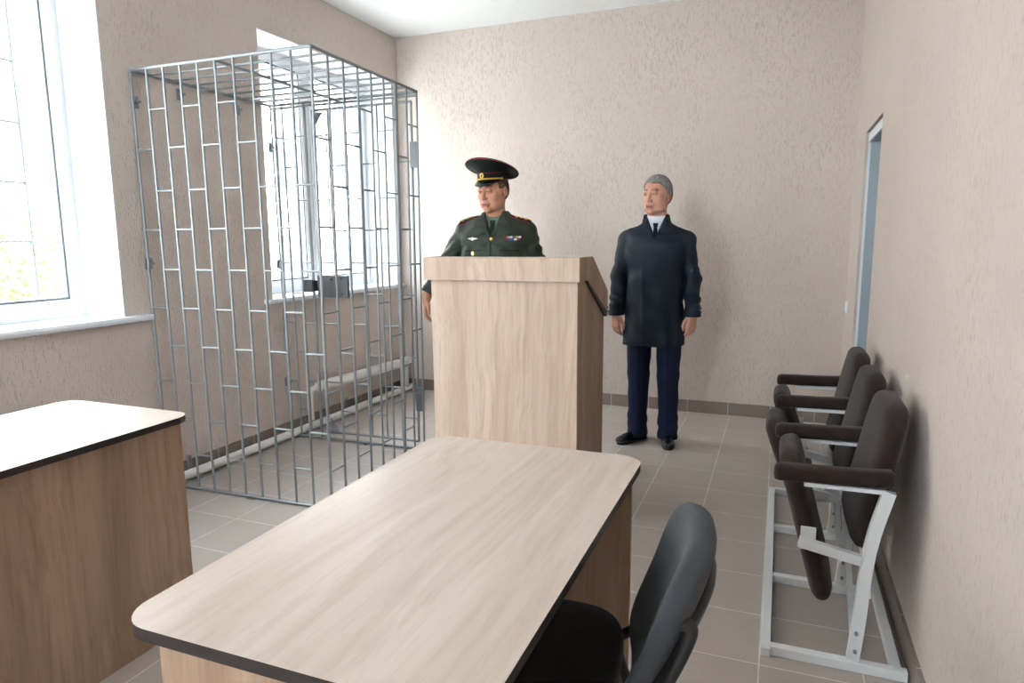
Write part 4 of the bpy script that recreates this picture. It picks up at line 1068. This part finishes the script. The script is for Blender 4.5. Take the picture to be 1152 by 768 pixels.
bmesh.ops.transform(bm, verts=bm.verts[:], matrix=CM@Matrix.Translation((0, -.112, .030))@Matrix.Diagonal((.014, .005, .017, 1))); obj('cockade', bm, M['gold'], cap, smooth=True)
bm = bmesh.new(); bmesh.ops.create_uvsphere(bm, u_segments=14, v_segments=8, radius=1)
bmesh.ops.transform(bm, verts=bm.verts[:], matrix=CM@Matrix.Translation((0, -.116, .030))@Matrix.Diagonal((.006, .003, .008, 1))); obj('cockade_centre', bm, M['piping'], cap, smooth=True)


# ------------------------------------------------------------------ outside
M['asphalt'] = mat('pale_yard', srgb(190, 188, 182), .9)
M['facade'] = mat('pale_facade', srgb(200, 190, 178), .85)
M['facwin'] = mat('facade_glass', srgb(58, 68, 80), .3)
M['leaf'] = mat('bush_leaf', srgb(118, 138, 88), .7)
M['stem'] = mat('bush_stem', srgb(110, 95, 75), .9)
bm = bmesh.new(); box(bm, (-40, -20, -1.1), (XL-TH-.01, 40, -1.0)); g = struct('ground', bm, M['asphalt'])
t = thing('apartment_building', 'pale building seen through the left window', 'building', (-16, 8, -1))
bm = bmesh.new(); box(bm, (-3, -16, 0), (0, 26, 11)); obj('wall', bm, M['facade'], t)
bm = bmesh.new(); box(bm, (-3.2, -16.2, 11), (.3, 26.2, 11.3)); obj('cornice', bm, M['facade'], t)
for zz in (.9, 4.0, 7.2):
    for yy in np.arange(-14, 25, 3.2):
        bm = bmesh.new(); y_ = float(yy)
        for (a, b) in (((y_-.75, zz), (y_+.75, zz+.08)), ((y_-.75, zz+1.62), (y_+.75, zz+1.7)), ((y_-.75, zz+.08), (y_-.67, zz+1.62)), ((y_+.67, zz+.08), (y_+.75, zz+1.62)), ((y_-.04, zz+.08), (y_+.04, zz+1.62))):
            box(bm, (.0, a[0], a[1]), (.06, b[0], b[1]))
        w = obj('window_frame', bm, M['white'], t)
        bm = bmesh.new(); box(bm, (.0, y_-.67, zz+.08), (.02, y_+.67, zz+1.62)); obj('pane', bm, M['facwin'], w)
def bush(loc, R_, n, label, seed):
    rnd = random.Random(seed); t = thing('garden_bush', label, 'bush', loc)
    bm = bmesh.new()
    for k in range(7):
        a = rnd.uniform(0, 2*PI); e = Vector((math.cos(a)*R_*.5, math.sin(a)*R_*.5, R_*1.5)); tube(bm, arc([(0, 0, 0), e*.5+Vector((0, 0, .1)), e], 3), [.03, .028, .026, .022, .018, .014, .01], 5)
    obj('stem', bm, M['stem'], t)
    bm = bmesh.new()
    for k in range(n):
        v = Vector((rnd.gauss(0, 1), rnd.gauss(0, 1), rnd.gauss(0, 1))).normalized()*R_*rnd.random()**.4; v.z = v.z*1.2+R_*1.35
        d = Vector((rnd.gauss(0, 1), rnd.gauss(0, 1), rnd.gauss(0, 1))).normalized()*.07; u = d.orthogonal().normalized()*.03; w = d.cross(u).normalized()*.006
        vs = [bm.verts.new(v-d), bm.verts.new(v+u+w), bm.verts.new(v+d), bm.verts.new(v-u+w)]; bm.faces.new(vs)
    obj('foliage', bm, M['leaf'], t)
bush((-9.0, 5.6, -1), 1.1, 3200, 'green bush outside the left window', 3)

# ------------------------------------------------------------------ light and camera
w = bpy.data.worlds.new('overcast_sky'); scn.world = w; w.use_nodes = True
bg = w.node_tree.nodes['Background']; bg.inputs[0].default_value = (.90, .95, 1, 1); bg.inputs[1].default_value = 14.0
for i, (a, b) in enumerate(WIN):
    ld = bpy.data.lights.new('window_portal', 'AREA'); ld.shape = 'RECTANGLE'; ld.size = b-a-.02; ld.size_y = WZ1-WZ0-.02
    ld.cycles.is_portal = True
    lo = bpy.data.objects.new('window_portal', ld); link(lo)
    lo.matrix_world = Matrix.Translation((XL-TH-.12, (a+b)/2, (WZ0+WZ1)/2)) @ Matrix(((0, 0, -1, 0), (1, 0, 0, 0), (0, -1, 0, 0), (0, 0, 0, 1)))

sl = bpy.data.lights.new('sun', 'SUN'); sl.energy = 3.4; sl.angle = .03; so = bpy.data.objects.new('sun', sl); link(so)
so.rotation_euler = Vector((.75, -.25, .8)).to_track_quat('Z', 'Y').to_euler()

ld = bpy.data.lights.new('window_portal', 'AREA'); ld.shape = 'RECTANGLE'; ld.size = RW[1]-RW[0]; ld.size_y = WZ1-.93; ld.cycles.is_portal = True
lo = bpy.data.objects.new('window_portal', ld); link(lo); lo.matrix_world = Matrix.Translation(((RW[0]+RW[1])/2, YF-.22, (WZ1+.93)/2)) @ Matrix.Rotation(PI/2, 4, 'X') @ Matrix.Rotation(PI, 4, 'X')
cam = bpy.data.cameras.new('camera'); co = bpy.data.objects.new('camera', cam); link(co)
F_, P_, R_, Y_, CZ = 758.8353, -.151, -.0077, .3777, 1.335
cy, sy_ = math.cos(Y_), math.sin(Y_); cp, sp_ = math.cos(P_), math.sin(P_)
f = Vector((-sy_*cp, cy*cp, sp_)); rt = Vector((cy, sy_, 0)); up = rt.cross(f)
r2 = math.cos(R_)*rt+math.sin(R_)*up; u2 = -math.sin(R_)*rt+math.cos(R_)*up
co.matrix_world = Matrix(((r2.x, u2.x, -f.x, 0), (r2.y, u2.y, -f.y, 0), (r2.z, u2.z, -f.z, CZ), (0, 0, 0, 1)))
cam.sensor_fit = 'HORIZONTAL'; cam.sensor_width = 36; cam.lens = F_/1152*36; cam.clip_start = .05; cam.clip_end = 200
scn.camera = co
vs = scn.view_settings; vs.view_transform = 'Standard'; vs.look = 'None'; vs.gamma = 1; vs.use_curve_mapping = False; vs.exposure = .93
